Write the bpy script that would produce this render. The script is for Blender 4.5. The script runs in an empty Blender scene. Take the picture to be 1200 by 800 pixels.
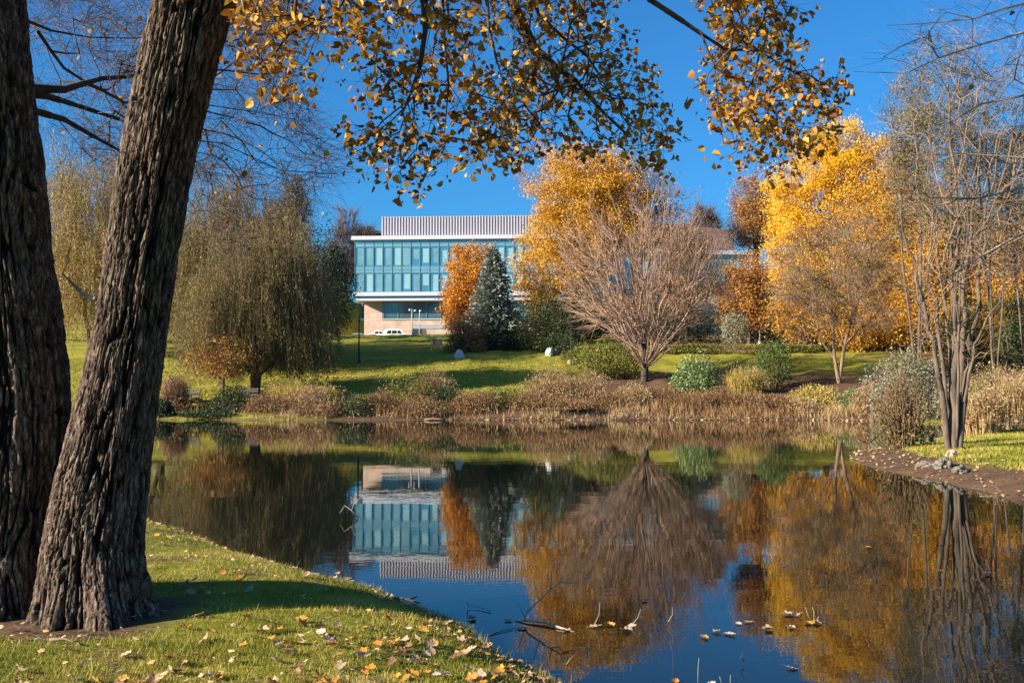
import bpy, math, numpy as np
from math import radians, sin, cos, pi
rng = np.random.default_rng(7)
SC = bpy.context.scene
COL = SC.collection

# ------------------------------------------------------------------ camera, sky, sun, exposure
F = 1170.0; CAMZ = 1.95; PITCH = math.atan(50 / F)
cam = bpy.data.cameras.new('camera'); cam.lens = 36 * F / 1200; cam.sensor_width = 36; cam.clip_end = 5000; cam.clip_start = .05
camo = bpy.data.objects.new('camera', cam); COL.objects.link(camo)
camo.location = (0, 0, CAMZ); camo.rotation_euler = (radians(90) + PITCH, 0, 0); SC.camera = camo
SUN_EL = radians(23); SUN_AZ = radians(24)      # azimuth: how far behind the left-hand side the sun stands
sdir = np.array([-cos(SUN_AZ) * cos(SUN_EL), -sin(SUN_AZ) * cos(SUN_EL), sin(SUN_EL)])   # towards the sun
W = bpy.data.worlds.new('World'); SC.world = W; W.use_nodes = True
wn = W.node_tree.nodes; wl = W.node_tree.links
sky = wn.new('ShaderNodeTexSky'); sky.sky_type = 'NISHITA'; sky.sun_disc = False
sky.sun_elevation = SUN_EL; sky.sun_rotation = math.atan2(sdir[0], sdir[1]); sky.air_density = 1.0; sky.dust_density = 1.3; sky.ozone_density = 3.0
tint = wn.new('ShaderNodeMix'); tint.data_type = 'RGBA'; tint.blend_type = 'MULTIPLY'; tint.inputs[0].default_value = 1
tint.inputs[7].default_value = (.29, .95, 1.46, 1)
wl.new(sky.outputs[0], tint.inputs[6]); wl.new(tint.outputs[2], wn['Background'].inputs[0])
wn['Background'].inputs[1].default_value = .052
sl = bpy.data.lights.new('sun', 'SUN'); sl.energy = 5.0; sl.angle = radians(.5); sl.color = (1, .90, .76)
so = bpy.data.objects.new('sun', sl); COL.objects.link(so)
from mathutils import Vector
so.rotation_euler = Vector(-sdir).to_track_quat('-Z', 'Y').to_euler()
SC.view_settings.view_transform = 'Standard'; SC.view_settings.look = 'None'
SC.view_settings.exposure = 1.35; SC.view_settings.gamma = 1; SC.view_settings.use_curve_mapping = False
SC.cycles.max_bounces = 6; SC.cycles.diffuse_bounces = 3; SC.cycles.glossy_bounces = 3; SC.cycles.transmission_bounces = 3
SC.cycles.transparent_max_bounces = 4; SC.cycles.caustics_reflective = False; SC.cycles.caustics_refractive = False

def P(px, py, D):
    """world point at forward distance D that lies towards (px, py) of the 1200x800 photograph"""
    px = np.asarray(px, float); py = np.asarray(py, float); D = np.asarray(D, float)
    u = (px - 600) / F; v = (400 - py) / F
    fy = cos(PITCH) - v * sin(PITCH); fz = sin(PITCH) + v * cos(PITCH)
    return np.stack([u / fy * D, D + 0 * u, CAMZ + fz / fy * D], -1)
def X(px, D): return (px - 600) / F * D
def Z(py, D): return float(P(600, py, D)[2])

# ------------------------------------------------------------------ numpy noise
def vnoise(x, y, z=None, seed=0):
    """smooth value noise in -1..1"""
    if z is None: z = np.zeros_like(x)
    xi, yi, zi = np.floor(x).astype(np.int64), np.floor(y).astype(np.int64), np.floor(z).astype(np.int64)
    xf, yf, zf = x - xi, y - yi, z - zi
    s = lambda t: t * t * t * (t * (t * 6 - 15) + 10)
    u, v, w = s(xf), s(yf), s(zf)
    def h(a, b, c):
        n = (a * 374761393 + b * 668265263 + c * 2147483647 + seed * 974634777) & 0xffffffff
        n = ((n ^ (n >> 13)) * 1274126177) & 0xffffffff
        n = n ^ (n >> 16)
        return (n & 0xffff) / 32767.5 - 1
    r = 0
    for a in (0, 1):
        for b in (0, 1):
            for c in (0, 1):
                r = r + h(xi + a, yi + b, zi + c) * (u if a else 1 - u) * (v if b else 1 - v) * (w if c else 1 - w)
    return r
def fbm(x, y, z=None, seed=0, o=4):
    r = 0; a = .5
    for k in range(o):
        r = r + a * vnoise(x * 2 ** k, y * 2 ** k, None if z is None else z * 2 ** k, seed + k); a *= .5
    return r

# ------------------------------------------------------------------ materials
def new_mat(name):
    m = bpy.data.materials.new(name); m.use_nodes = True
    return m, m.node_tree.nodes, m.node_tree.links
def ramp(nodes, cols):
    r = nodes.new('ShaderNodeValToRGB'); e = r.color_ramp.elements
    while len(e) < len(cols): e.new(.5)
    for i, c in enumerate(cols):
        if len(c) == 4: e[i].position = c[3]
        else: e[i].position = i / max(1, len(cols) - 1)
        e[i].color = (*c[:3], 1)
    return r
def leaf_mat(name, cols, transl=.35, rough=.55, clump=.35, clump_scale=.45):
    m, n, l = new_mat(name); n.clear()
    out = n.new('ShaderNodeOutputMaterial'); g = n.new('ShaderNodeNewGeometry'); tc = n.new('ShaderNodeTexCoord')
    nz = n.new('ShaderNodeTexNoise'); nz.inputs['Scale'].default_value = clump_scale; nz.inputs['Detail'].default_value = 2
    l.new(tc.outputs['Object'], nz.inputs['Vector'])
    ma = n.new('ShaderNodeMapRange'); ma.inputs[1].default_value = .3; ma.inputs[2].default_value = .7
    l.new(nz.outputs[0], ma.inputs[0])
    mx = n.new('ShaderNodeMix'); mx.inputs[0].default_value = clump
    l.new(g.outputs['Random Per Island'], mx.inputs[2]); l.new(ma.outputs[0], mx.inputs[3])
    r = ramp(n, cols); l.new(mx.outputs[0], r.inputs[0])
    p = n.new('ShaderNodeBsdfPrincipled'); p.inputs['Roughness'].default_value = rough; p.inputs['Specular IOR Level'].default_value = .3
    t = n.new('ShaderNodeBsdfTranslucent'); ms = n.new('ShaderNodeMixShader'); ms.inputs[0].default_value = transl
    l.new(r.outputs[0], p.inputs['Base Color']); l.new(r.outputs[0], t.inputs[0])
    l.new(p.outputs[0], ms.inputs[1]); l.new(t.outputs[0], ms.inputs[2]); l.new(ms.outputs[0], out.inputs[0])
    return m
def bark_mat(name, c1, c2, scale=8, stretch=.25, bump=.3, rough=.9):
    m, n, l = new_mat(name); p = n['Principled BSDF']; p.inputs['Roughness'].default_value = rough; p.inputs['Specular IOR Level'].default_value = .15
    tc = n.new('ShaderNodeTexCoord'); mp = n.new('ShaderNodeMapping'); mp.inputs['Scale'].default_value = (1, 1, stretch)
    nz = n.new('ShaderNodeTexNoise'); nz.inputs['Scale'].default_value = scale; nz.inputs['Detail'].default_value = 6; nz.inputs['Roughness'].default_value = .65
    l.new(tc.outputs['Object'], mp.inputs[0]); l.new(mp.outputs[0], nz.inputs['Vector'])
    r = ramp(n, [(*c1, .3), (*c2, .7)]); l.new(nz.outputs[0], r.inputs[0]); l.new(r.outputs[0], p.inputs['Base Color'])
    if bump:
        b = n.new('ShaderNodeBump'); b.inputs['Strength'].default_value = bump; b.inputs['Distance'].default_value = .02
        l.new(nz.outputs[0], b.inputs['Height']); l.new(b.outputs[0], p.inputs['Normal'])
    return m
def plain(name, c, rough=.6, metal=0, var=.12, scale=6, spec=.4, bump=0):
    m, n, l = new_mat(name); p = n['Principled BSDF']
    p.inputs['Roughness'].default_value = rough; p.inputs['Metallic'].default_value = metal; p.inputs['Specular IOR Level'].default_value = spec
    tc = n.new('ShaderNodeTexCoord'); nz = n.new('ShaderNodeTexNoise'); nz.inputs['Scale'].default_value = scale; nz.inputs['Detail'].default_value = 5
    l.new(tc.outputs['Object'], nz.inputs['Vector'])
    r = ramp(n, [tuple(v * (1 - var) for v in c) + (.3,), tuple(min(1, v * (1 + var)) for v in c) + (.7,)])
    l.new(nz.outputs[0], r.inputs[0]); l.new(r.outputs[0], p.inputs['Base Color'])
    if bump:
        b = n.new('ShaderNodeBump'); b.inputs['Strength'].default_value = bump; b.inputs['Distance'].default_value = .05
        l.new(nz.outputs[0], b.inputs['Height']); l.new(b.outputs[0], p.inputs['Normal'])
    return m

# ------------------------------------------------------------------ mesh helpers
def mesh_np(name, V, faces, smooth=False):
    """faces: list of integer arrays (n,k)"""
    me = bpy.data.meshes.new(name)
    V = np.asarray(V, np.float32); me.vertices.add(len(V)); me.vertices.foreach_set('co', V.ravel())
    faces = [np.asarray(f, np.int32) for f in faces if len(f)]
    loops = np.concatenate([f.ravel() for f in faces]); tot = np.concatenate([np.full(len(f), f.shape[1], np.int32) for f in faces])
    st = np.concatenate([[0], np.cumsum(tot)[:-1]]).astype(np.int32)
    me.loops.add(len(loops)); me.loops.foreach_set('vertex_index', loops)
    me.polygons.add(len(tot)); me.polygons.foreach_set('loop_start', st)
    try: me.polygons.foreach_set('loop_total', tot)
    except Exception: pass
    me.polygons.foreach_set('use_smooth', np.full(len(tot), smooth, bool))
    me.update(calc_edges=True); me.validate()
    return me
def link(name, me, mat=None, parent=None, loc=None):
    o = bpy.data.objects.new(name, me); COL.objects.link(o)
    if mat is not None and me is not None:
        for mm in (mat if isinstance(mat, (list, tuple)) else [mat]): me.materials.append(mm)
    if parent is not None: o.parent = parent
    if loc is not None: o.location = loc
    return o
def tag(o, label=None, cat=None, group=None, kind=None):
    if label: o['label'] = label
    if cat: o['category'] = cat
    if group: o['group'] = group
    if kind: o['kind'] = kind
    return o
def thing(name, label, cat, loc, rz=0, group=None):
    o = bpy.data.objects.new(name, None); COL.objects.link(o); o.location = loc; o.rotation_euler = (0, 0, rz); o.empty_display_size = .3
    return tag(o, label, cat, group)
class MB:
    def __init__(s): s.V = []; s.F = {}; s.n = 0
    def add(s, V, F):
        V = np.asarray(V, float)
        for f in F:
            f = np.asarray(f); s.F.setdefault(f.shape[1] if f.ndim == 2 else len(f), []).append(np.atleast_2d(f) + s.n)
        s.V.append(V); s.n += len(V)
    def box(s, x0, x1, y0, y1, z0, z1):
        V = [(x, y, z) for z in (z0, z1) for y in (y0, y1) for x in (x0, x1)]
        s.add(V, [[(0, 2, 3, 1), (4, 5, 7, 6), (0, 1, 5, 4), (2, 6, 7, 3), (0, 4, 6, 2), (1, 3, 7, 5)]])
    def tube(s, pts, rad, k=8, cap=True):
        pts = np.asarray(pts, float); rad = np.broadcast_to(np.asarray(rad, float), (len(pts),)); n = len(pts)
        t = np.gradient(pts, axis=0); t /= np.linalg.norm(t, axis=1)[:, None] + 1e-9
        up = np.array([0, 0, 1.]) if abs(t[0][2]) < .9 else np.array([1., 0, 0])
        V = []; a = np.linspace(0, 2 * pi, k, endpoint=False)
        for i in range(n):
            sx = np.cross(t[i], up); sx /= np.linalg.norm(sx) + 1e-9; sy = np.cross(t[i], sx); up = -sy if False else up
            V.append(pts[i] + rad[i] * (np.cos(a)[:, None] * sx + np.sin(a)[:, None] * sy))
        V = np.concatenate(V); F = []
        for i in range(n - 1):
            for j in range(k):
                F.append((i * k + j, i * k + (j + 1) % k, (i + 1) * k + (j + 1) % k, (i + 1) * k + j))
        s.add(V, [np.array(F)])
        if cap:
            s.n -= 0
            b = s.n - len(V)
            s.F.setdefault(k, []).append(np.array([[b + j for j in range(k)][::-1], [b + (n - 1) * k + j for j in range(k)]]))
    def lathe(s, prof, k=16, c=(0, 0)):
        prof = np.asarray(prof, float); a = np.linspace(0, 2 * pi, k, endpoint=False)
        V = np.concatenate([np.stack([c[0] + r * np.cos(a), c[1] + r * np.sin(a), np.full(k, z)], 1) for r, z in prof])
        F = [(i * k + j, i * k + (j + 1) % k, (i + 1) * k + (j + 1) % k, (i + 1) * k + j) for i in range(len(prof) - 1) for j in range(k)]
        s.add(V, [np.array(F)])
    def prism(s, poly, y0, y1):
        """poly in x,z extruded along y"""
        k = len(poly); V = [(p[0], y0, p[1]) for p in poly] + [(p[0], y1, p[1]) for p in poly]
        s.add(V, [np.array([list(range(k))]), np.array([list(range(2 * k - 1, k - 1, -1))]), np.array([(j, (j + 1) % k, k + (j + 1) % k, k + j) for j in range(k)])])
    def build(s, name, mat, parent=None, smooth=False, loc=None, bevel=0):
        me = mesh_np(name, np.concatenate(s.V), [np.concatenate(v) for v in s.F.values()], smooth)
        o = link(name, me, mat, parent, loc)
        if bevel:
            b = o.modifiers.new('bevel', 'BEVEL'); b.width = bevel; b.segments = 2; b.limit_method = 'ANGLE'
        return o
def unit(v): return v / (np.linalg.norm(v, axis=-1, keepdims=True) + 1e-9)
def frustums(A, B, ra, rb, k=5):
    """one tapered tube per edge, vectorised"""
    A = np.asarray(A, float); B = np.asarray(B, float); n = len(A)
    t = unit(B - A); h = np.where(np.abs(t[:, 2:3]) < .9, np.array([[0, 0, 1.]]), np.array([[1., 0, 0]]))
    sx = unit(np.cross(t, h)); sy = np.cross(t, sx)
    a = np.linspace(0, 2 * pi, k, endpoint=False)
    ring = np.cos(a)[None, :, None] * sx[:, None] + np.sin(a)[None, :, None] * sy[:, None]
    ov = np.minimum(np.asarray(rb), .3 * np.linalg.norm(B - A, axis=1))[:, None] * .4
    V = np.concatenate([(A - t * ov)[:, None] + ring * np.asarray(ra)[:, None, None], (B + t * ov)[:, None] + ring * np.asarray(rb)[:, None, None]], 1)
    j = np.arange(k); q = np.stack([j, (j + 1) % k, k + (j + 1) % k, k + j], 1)
    Fc = (np.arange(n) * 2 * k)[:, None, None] + q[None]
    return V.reshape(-1, 3), Fc.reshape(-1, 4)
def rand_unit(n): return unit(rng.normal(size=(n, 3)))
def leaf_quads(C, size, aspect=.6, axis=None, axis_jit=1.0, flat=0):
    """diamond leaves at C"""
    n = len(C); a = rand_unit(n) * axis_jit
    if axis is not None: a = a + axis
    a = unit(a); b = rand_unit(n)
    if flat: b[:, 2] *= (1 - flat)
    b = unit(np.cross(a, b)); s = (size * rng.uniform(.6, 1.3, n))[:, None]
    V = np.stack([C - a * s * .5, C + b * s * .5 * aspect - a * s * .05, C + a * s * .5, C - b * s * .5 * aspect - a * s * .05], 1)
    return V.reshape(-1, 3), (np.arange(n) * 4)[:, None] + np.arange(4)[None]
def real_leaves(C, size, down=.6):
    """ovate leaves folded along the midrib, six vertices each"""
    n = len(C); a = rand_unit(n); a[:, 2] = a[:, 2] * .6 - down; a = unit(a); b = unit(np.cross(a, rand_unit(n))); c = np.cross(a, b)
    s = (size * rng.uniform(.5, 1.4, n))[:, None]; w = rng.uniform(.75, 1.05, n)[:, None]; fo = rng.uniform(.03, .42, n)[:, None]; cu = rng.uniform(-.35, .4, n)[:, None]
    pt = lambda x, y, z: C + s * (a * x + b * y * w + c * z)
    V = np.stack([pt(0, 0, 0), pt(.22, .46, fo), pt(.66, .38, fo * .8 + cu * .5), pt(1.05, 0, cu), pt(.66, -.38, fo * .8 + cu * .5), pt(.22, -.46, fo)], 1)
    base = (np.arange(n) * 6)[:, None]
    Fq = np.concatenate([base + np.array([0, 1, 2, 3]), base + np.array([0, 3, 4, 5])])
    return V.reshape(-1, 3), Fq

# ------------------------------------------------------------------ pond outline and terrain
POND = np.array([(.62, 5.6), (.28, 6.57), (-.1, 7.2), (-.35, 7.87), (-.62, 8.35), (-.98, 8.85), (-1.2, 9.35), (-1.7, 9.75), (-2.25, 10.35), (-2.7, 10.9),
                 (-3.4, 11.9), (-4.2, 13.0), (-5.3, 14.5), (-6.5, 15.8), (-8.5, 17.2), (-12, 19), (-18, 21), (-26, 24), (-33, 32), (-36, 42), (-33, 50), (-28, 54), (-22, 55.5), (-17.5, 54.6),
                 (-12, 54.0), (-7, 54.2), (-3, 54.8), (2, 54.2), (7, 54.8), (12, 54.2), (16, 54.4), (19, 53.0), (20.5, 49), (19.6, 44), (17.5, 39), (15, 35.3), (12.5, 32.0), (10.7, 29.7), (9.7, 28.6), (9.0, 27),
                 (8.5, 24.6), (8.45, 22.2), (8.6, 20.2), (8.5, 18.3), (8.25, 16.4), (8.6, 14), (9.6, 11), (10, 7), (9, 2), (6, -1), (2.5, 0), (1.4, 2.5), (.9, 4.4)])
def pond_d(x, y):
    """signed distance to the shore, positive on land"""
    p = np.stack([np.ravel(x), np.ravel(y)], 1); best = np.full(len(p), 1e18); ins = np.zeros(len(p), bool)
    for i in range(len(POND)):
        a = POND[i - 1]; b = POND[i]; ab = b - a
        t = np.clip(((p - a) @ ab) / (ab @ ab), 0, 1); d = ((p - a - t[:, None] * ab) ** 2).sum(1); best = np.minimum(best, d)
        c = (a[1] > p[:, 1]) != (b[1] > p[:, 1])
        with np.errstate(divide='ignore', invalid='ignore'):
            xi = (b[0] - a[0]) * (p[:, 1] - a[1]) / (b[1] - a[1]) + a[0]
        ins ^= c & (p[:, 0] < xi)
    d = np.sqrt(best); return np.where(ins, -d, d).reshape(np.shape(x))
PY = [-500, 30, 54, 57, 60, 65, 70, 79, 90, 105, 122, 126, 132, 165, 260, 600, 2000]
PZ = [.45, .35, .35, .55, .8, 1.45, 2.4, 4.04, 5.2, 6.6, 7.95, 8.15, 8.0, 8.2, 12, 25, 40]
def sstep(a, b, x): t = np.clip((x - a) / (b - a), 0, 1); return t * t * (3 - 2 * t)
def ground(x, y, d=None):
    x = np.asarray(x, float); y = np.asarray(y, float)
    if d is None: d = pond_d(x, y)
    d = d + .10 * fbm(x * 1.3, y * 1.3, seed=5) + .28 * fbm(x * .45, y * .45, seed=9) * sstep(9, 18, y)
    k = np.interp(y, [0, 12, 22, 40, 54], [.55, .6, 1.6, 1.6, 1.5])
    b = np.where(d > 0, 1 - np.exp(-np.maximum(d, 0) / k), np.maximum(d * 1.2, -1.5))
    prof = np.interp(y, PY, PZ)
    prof = (np.interp(y - 1.5, PY, PZ) + prof + np.interp(y + 1.5, PY, PZ)) / 3
    prof = prof + 9 * sstep(140, 178, y) * sstep(-24, -32, x) + 3 * sstep(62, 85, y) * sstep(30, 60, x)
    far = sstep(20, 60, y)
    prof = prof + .05 * fbm(x * .6, y * .6, seed=2) * (1 + 4 * far) + .06 * fbm(x * .12, y * .12, seed=3) * (1 + 6 * far)
    return np.where(d > 0, prof * b, b * .5)
def gz(x, y): return float(ground(np.array([x]), np.array([y]))[0])

tx = np.linspace(-np.arcsinh(900 / 5), np.arcsinh(900 / 5), 620); gxs = 5 * np.sinh(tx)
ty = np.linspace(np.arcsinh((-120 - 8) / 7), np.arcsinh((1500 - 8) / 7), 720); gys = 8 + 7 * np.sinh(ty)
GX, GY = np.meshgrid(gxs, gys); DD = pond_d(GX, GY); GZ = ground(GX, GY, DD)
nx, ny = len(gxs), len(gys); idx = np.arange(nx * ny).reshape(ny, nx)
Fg = np.stack([idx[:-1, :-1], idx[:-1, 1:], idx[1:, 1:], idx[1:, :-1]], -1).reshape(-1, 4)
gme = mesh_np('ground', np.stack([GX, GY, GZ], -1).reshape(-1, 3), [Fg], True)
# how bare the soil is: a strip along every shore, the muddy point on the right, beds under the bushes
dirt = sstep(.45, .02, DD - .2 * fbm(GX * 1.5, GY * 1.5, seed=21)) * np.where(GY < 14, .75, 1)
pt = sstep(2.6, .9, DD + .8 * fbm(GX * .8, GY * .8, seed=23)) * sstep(14, 17, GY) * sstep(34, 28, GY) * (GX > 5)
bed = sstep(64.5, 61, GY + 2 * fbm(GX * .3, GY * .3, seed=25)) * sstep(50, 53, GY) * sstep(-13, -9, GX)
bed2 = sstep(74, 71, GY + 2 * fbm(GX * .3, GY * .3, seed=27)) * sstep(50, 55, GY) * sstep(2, 6, GX)
wood = np.maximum(sstep(84, 90, GY) * sstep(8, 14, GX), sstep(26, 36, GX) * sstep(40, 50, GY)) * sstep(132, 124, GY)
tr_ = np.maximum(sstep(.95, .55, np.hypot(GX + 2.9, (GY - 6.95)) + .25 * fbm(GX * 3, GY * 3, seed=51)), sstep(1.0, .6, np.hypot(GX + 3.8, GY - 7.3) + .25 * fbm(GX * 3, GY * 3, seed=52)))
for fx, fy in ((-16.3, 64), (9.1, 69), (22.3, 68), (11.3, 25.7)): tr_ = np.maximum(tr_, sstep(1.6, .5, np.hypot(GX - fx, GY - fy)))
worn = .7 * sstep(.16, .34, fbm(GX * 1.7, GY * 1.7, seed=81)) * sstep(17, 15, GY) * (DD > 0)
dirt = np.clip(np.maximum.reduce([dirt, worn, pt, bed, bed2, wood, tr_]), 0, 1)
at = gme.attributes.new('soil', 'FLOAT', 'POINT'); at.data.foreach_set('value', dirt.astype(np.float32).ravel())
def ground_mat():
    m, n, l = new_mat('lawn_and_soil'); p = n['Principled BSDF']; p.inputs['Roughness'].default_value = .95; p.inputs['Specular IOR Level'].default_value = .1
    tc = n.new('ShaderNodeTexCoord'); a = n.new('ShaderNodeAttribute'); a.attribute_name = 'soil'
    def noise(s, d=5, vec=None):
        z = n.new('ShaderNodeTexNoise'); z.inputs['Scale'].default_value = s; z.inputs['Detail'].default_value = d; z.inputs['Roughness'].default_value = .6
        l.new(vec or tc.outputs['Object'], z.inputs['Vector']); return z
    mp = n.new('ShaderNodeMapping'); mp.inputs['Scale'].default_value = (.35, 1, 1); l.new(tc.outputs['Object'], mp.inputs[0])
    n1 = noise(.35, 6, mp.outputs[0]); n2 = noise(6, 6, mp.outputs[0]); n3 = noise(40, 4); nb = noise(1.2, 8, mp.outputs[0])
    g1 = ramp(n, [(.12, .13, .012, .3), (.24, .22, .024, .5), (.38, .29, .06, .66)]); l.new(n1.outputs[0], g1.inputs[0])
    g2 = ramp(n, [(.07, .085, .009, .35), (.24, .215, .024, .52), (.44, .33, .08, .70)]); l.new(n2.outputs[0], g2.inputs[0])
    mx = n.new('ShaderNodeMix'); mx.data_type = 'RGBA'; mx.inputs[0].default_value = .5; l.new(g1.outputs[0], mx.inputs[6]); l.new(g2.outputs[0], mx.inputs[7])
    s1 = ramp(n, [(.03, .018, .012, .35), (.10, .055, .03, .5), (.24, .13, .07, .66)]); l.new(n3.outputs[0], s1.inputs[0])
    s2 = ramp(n, [(.05, .03, .02, .35), (.16, .095, .055, .62)]); l.new(nb.outputs[0], s2.inputs[0])
    sx = n.new('ShaderNodeMix'); sx.data_type = 'RGBA'; sx.inputs[0].default_value = .5; l.new(s1.outputs[0], sx.inputs[6]); l.new(s2.outputs[0], sx.inputs[7])
    f = n.new('ShaderNodeMix'); f.data_type = 'RGBA'; l.new(a.outputs['Fac'], f.inputs[0]); l.new(mx.outputs[2], f.inputs[6]); l.new(sx.outputs[2], f.inputs[7])
    l.new(f.outputs[2], p.inputs['Base Color'])
    b = n.new('ShaderNodeBump'); b.inputs['Strength'].default_value = .7; b.inputs['Distance'].default_value = .12
    ad = n.new('ShaderNodeMath'); ad.operation = 'ADD'; l.new(n2.outputs[0], ad.inputs[0]); l.new(nb.outputs[0], ad.inputs[1])
    l.new(ad.outputs[0], b.inputs['Height']); l.new(b.outputs[0], p.inputs['Normal'])
    return m
tag(link('ground', gme, ground_mat()), kind='structure')

# ------------------------------------------------------------------ water
def water_mat():
    m, n, l = new_mat('pond_water'); p = n['Principled BSDF']
    p.inputs['Base Color'].default_value = (.006, .007, .005, 1); p.inputs['Roughness'].default_value = .006; p.inputs['IOR'].default_value = 1.333
    tc = n.new('ShaderNodeTexCoord')
    def w(scale, sx, sy, d=3):
        mp = n.new('ShaderNodeMapping'); mp.inputs['Scale'].default_value = (sx, sy, 1); z = n.new('ShaderNodeTexNoise')
        z.inputs['Scale'].default_value = scale; z.inputs['Detail'].default_value = d; l.new(tc.outputs['Object'], mp.inputs[0]); l.new(mp.outputs[0], z.inputs['Vector']); return z
    a = w(9, .6, 1.0, 2); b = w(1.3, .7, 1, 3)
    patch = w(.11, 1, 1.6, 2); pr = n.new('ShaderNodeMapRange'); pr.inputs[1].default_value = .4; pr.inputs[2].default_value = .65; pr.inputs[3].default_value = .35; pr.inputs[4].default_value = 1
    l.new(patch.outputs[0], pr.inputs[0])
    mu = n.new('ShaderNodeMath'); mu.operation = 'MULTIPLY'; l.new(a.outputs[0], mu.inputs[0]); l.new(pr.outputs[0], mu.inputs[1])
    b1 = n.new('ShaderNodeBump'); b1.inputs['Strength'].default_value = .5; b1.inputs['Distance'].default_value = .0010; l.new(mu.outputs[0], b1.inputs['Height'])
    b2 = n.new('ShaderNodeBump'); b2.inputs['Strength'].default_value = .5; b2.inputs['Distance'].default_value = .0032; l.new(b.outputs[0], b2.inputs['Height']); l.new(b1.outputs[0], b2.inputs['Normal'])
    l.new(b2.outputs[0], p.inputs['Normal']); return m
wme = mesh_np('pond_water', [(-45, -4, 0), (30, -4, 0), (30, 62, 0), (-45, 62, 0)], [np.array([[0, 1, 2, 3]])])
tag(link('pond_water', wme, water_mat()), kind='structure')

# ------------------------------------------------------------------ skeleton growing
def grow(stems, pts, w=.55, tip_r=.01, base_r=.2, jit=.08, sag=0, stem_min=None, merge=False):
    """stems: list of polylines (first point = root of that stem, attached to nothing or to stem 0).
    Every attractor joins the node that keeps its way back to the root short. Returns edges with radii."""
    N = []; par = []; L = []; isst = []
    for s in stems:
        s = np.asarray(s, float)
        for i, q in enumerate(s):
            if i == 0:
                jn = int(np.argmin(np.linalg.norm(np.array(N) - q, axis=1))) if (merge and N) else -1
                par.append(jn); L.append(L[jn] + np.linalg.norm(q - N[jn]) if jn >= 0 else 0)
            else: par.append(len(N) - 1); L.append(L[-1] + np.linalg.norm(q - N[-1]))
            N.append(q); isst.append(1)
    n0 = len(N); N = np.array(N); pts = np.asarray(pts)
    d0 = np.min(np.linalg.norm(pts[:, None] - N[None], axis=2) , axis=1) if n0 * len(pts) < 4e6 else np.linalg.norm(pts - N[0], axis=1)
    o = np.argsort(d0); pts = pts[o]
    A = np.empty((n0 + len(pts), 3)); A[:n0] = N; A[n0:] = pts; Lp = np.empty(len(A)); Lp[:n0] = L
    # the root itself is a poor place to attach: penalise the lowest stem nodes
    pen = np.zeros(len(A)); c = 0
    for s in stems: pen[c] = 1e3; c += len(s)
    for i in range(n0, len(A)):
        dd = np.linalg.norm(A[:i] - A[i], axis=1); j = int(np.argmin(dd + w * Lp[:i] + pen[:i])); par.append(j); Lp[i] = Lp[j] + dd[j]
    par = np.array(par); cnt = np.ones(len(A))
    order = np.argsort(-Lp) if True else None
    leafn = np.ones(len(A), bool); leafn[par[par >= 0]] = False
    cnt = leafn.astype(float)
    for i in order:
        if par[i] >= 0: cnt[par[i]] += cnt[i]
    tot = max(cnt.max(), 2); e = math.log(base_r / tip_r) / math.log(tot)
    R = tip_r * np.maximum(cnt, 1) ** e
    for k in range(n0):
        if stem_min is not None: R[k] = max(R[k], stem_min)
    # split every edge in two with a slight bend
    ii = np.where(par >= 0)[0]; a = A[par[ii]]; b = A[ii]; ln = np.linalg.norm(b - a, axis=1)[:, None]
    mid = (a + b) / 2 + rng.normal(size=a.shape) * ln * jit * (ii >= n0)[:, None]; mid[:, 2] += -sag * ln[:, 0] * (ii >= n0)
    rb = R[ii]; ra = np.minimum(R[par[ii]], rb * 1.6); stm = ii < n0; ra = np.where(stm, R[par[ii]], ra); rm = (ra + rb) / 2
    EA = np.concatenate([a, mid]); EB = np.concatenate([mid, b]); RA = np.concatenate([ra, rm]); RB = np.concatenate([rm, rb]); ST = np.concatenate([stm, stm])
    return dict(A=A, par=par, leaf=leafn, n0=n0, EA=EA, EB=EB, RA=RA, RB=RB, ST=ST, Lp=Lp)
def ell_pts(ells, n, shell=.0, floor=None, jit=.25):
    """n points in a union of ellipsoids (cx,cy,cz,rx,ry,rz), pushed towards the shell, with a lumpy outline"""
    v = np.array([e[3] * e[4] * e[5] for e in ells]); k = rng.choice(len(ells), n, p=v / v.sum()); E = np.array(ells)[k]
    u = rand_unit(n); r = rng.uniform(shell ** 3, 1, n) ** (1 / 3)
    lump = 1 + jit * fbm(u[:, 0] * 2.2 + k * 7, u[:, 1] * 2.2, u[:, 2] * 2.2 + E[:, 0], seed=int(rng.integers(1000)), o=3) * 2
    p = E[:, :3] + u * (r * lump)[:, None] * E[:, 3:]
    return p
def twigs(base, dirs, length, r, seg=2, droop=.0, k=3):
    """thin tapering twigs, each of seg pieces"""
    n = len(base); A = base; d = unit(dirs); l = (length * rng.uniform(.5, 1.3, n) / seg)[:, None]; EA = []; EB = []; RA = []; RB = []
    for s in range(seg):
        B = A + d * l; EA.append(A); EB.append(B); RA.append(np.full(n, r * (1 - s / seg) + r * .25)); RB.append(np.full(n, r * (1 - (s + 1) / seg) + r * .25))
        d = unit(d + rng.normal(size=d.shape) * .18 + np.array([0, 0, -droop])); A = B
    return np.concatenate(EA), np.concatenate(EB), np.concatenate(RA), np.concatenate(RB), A

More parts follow.
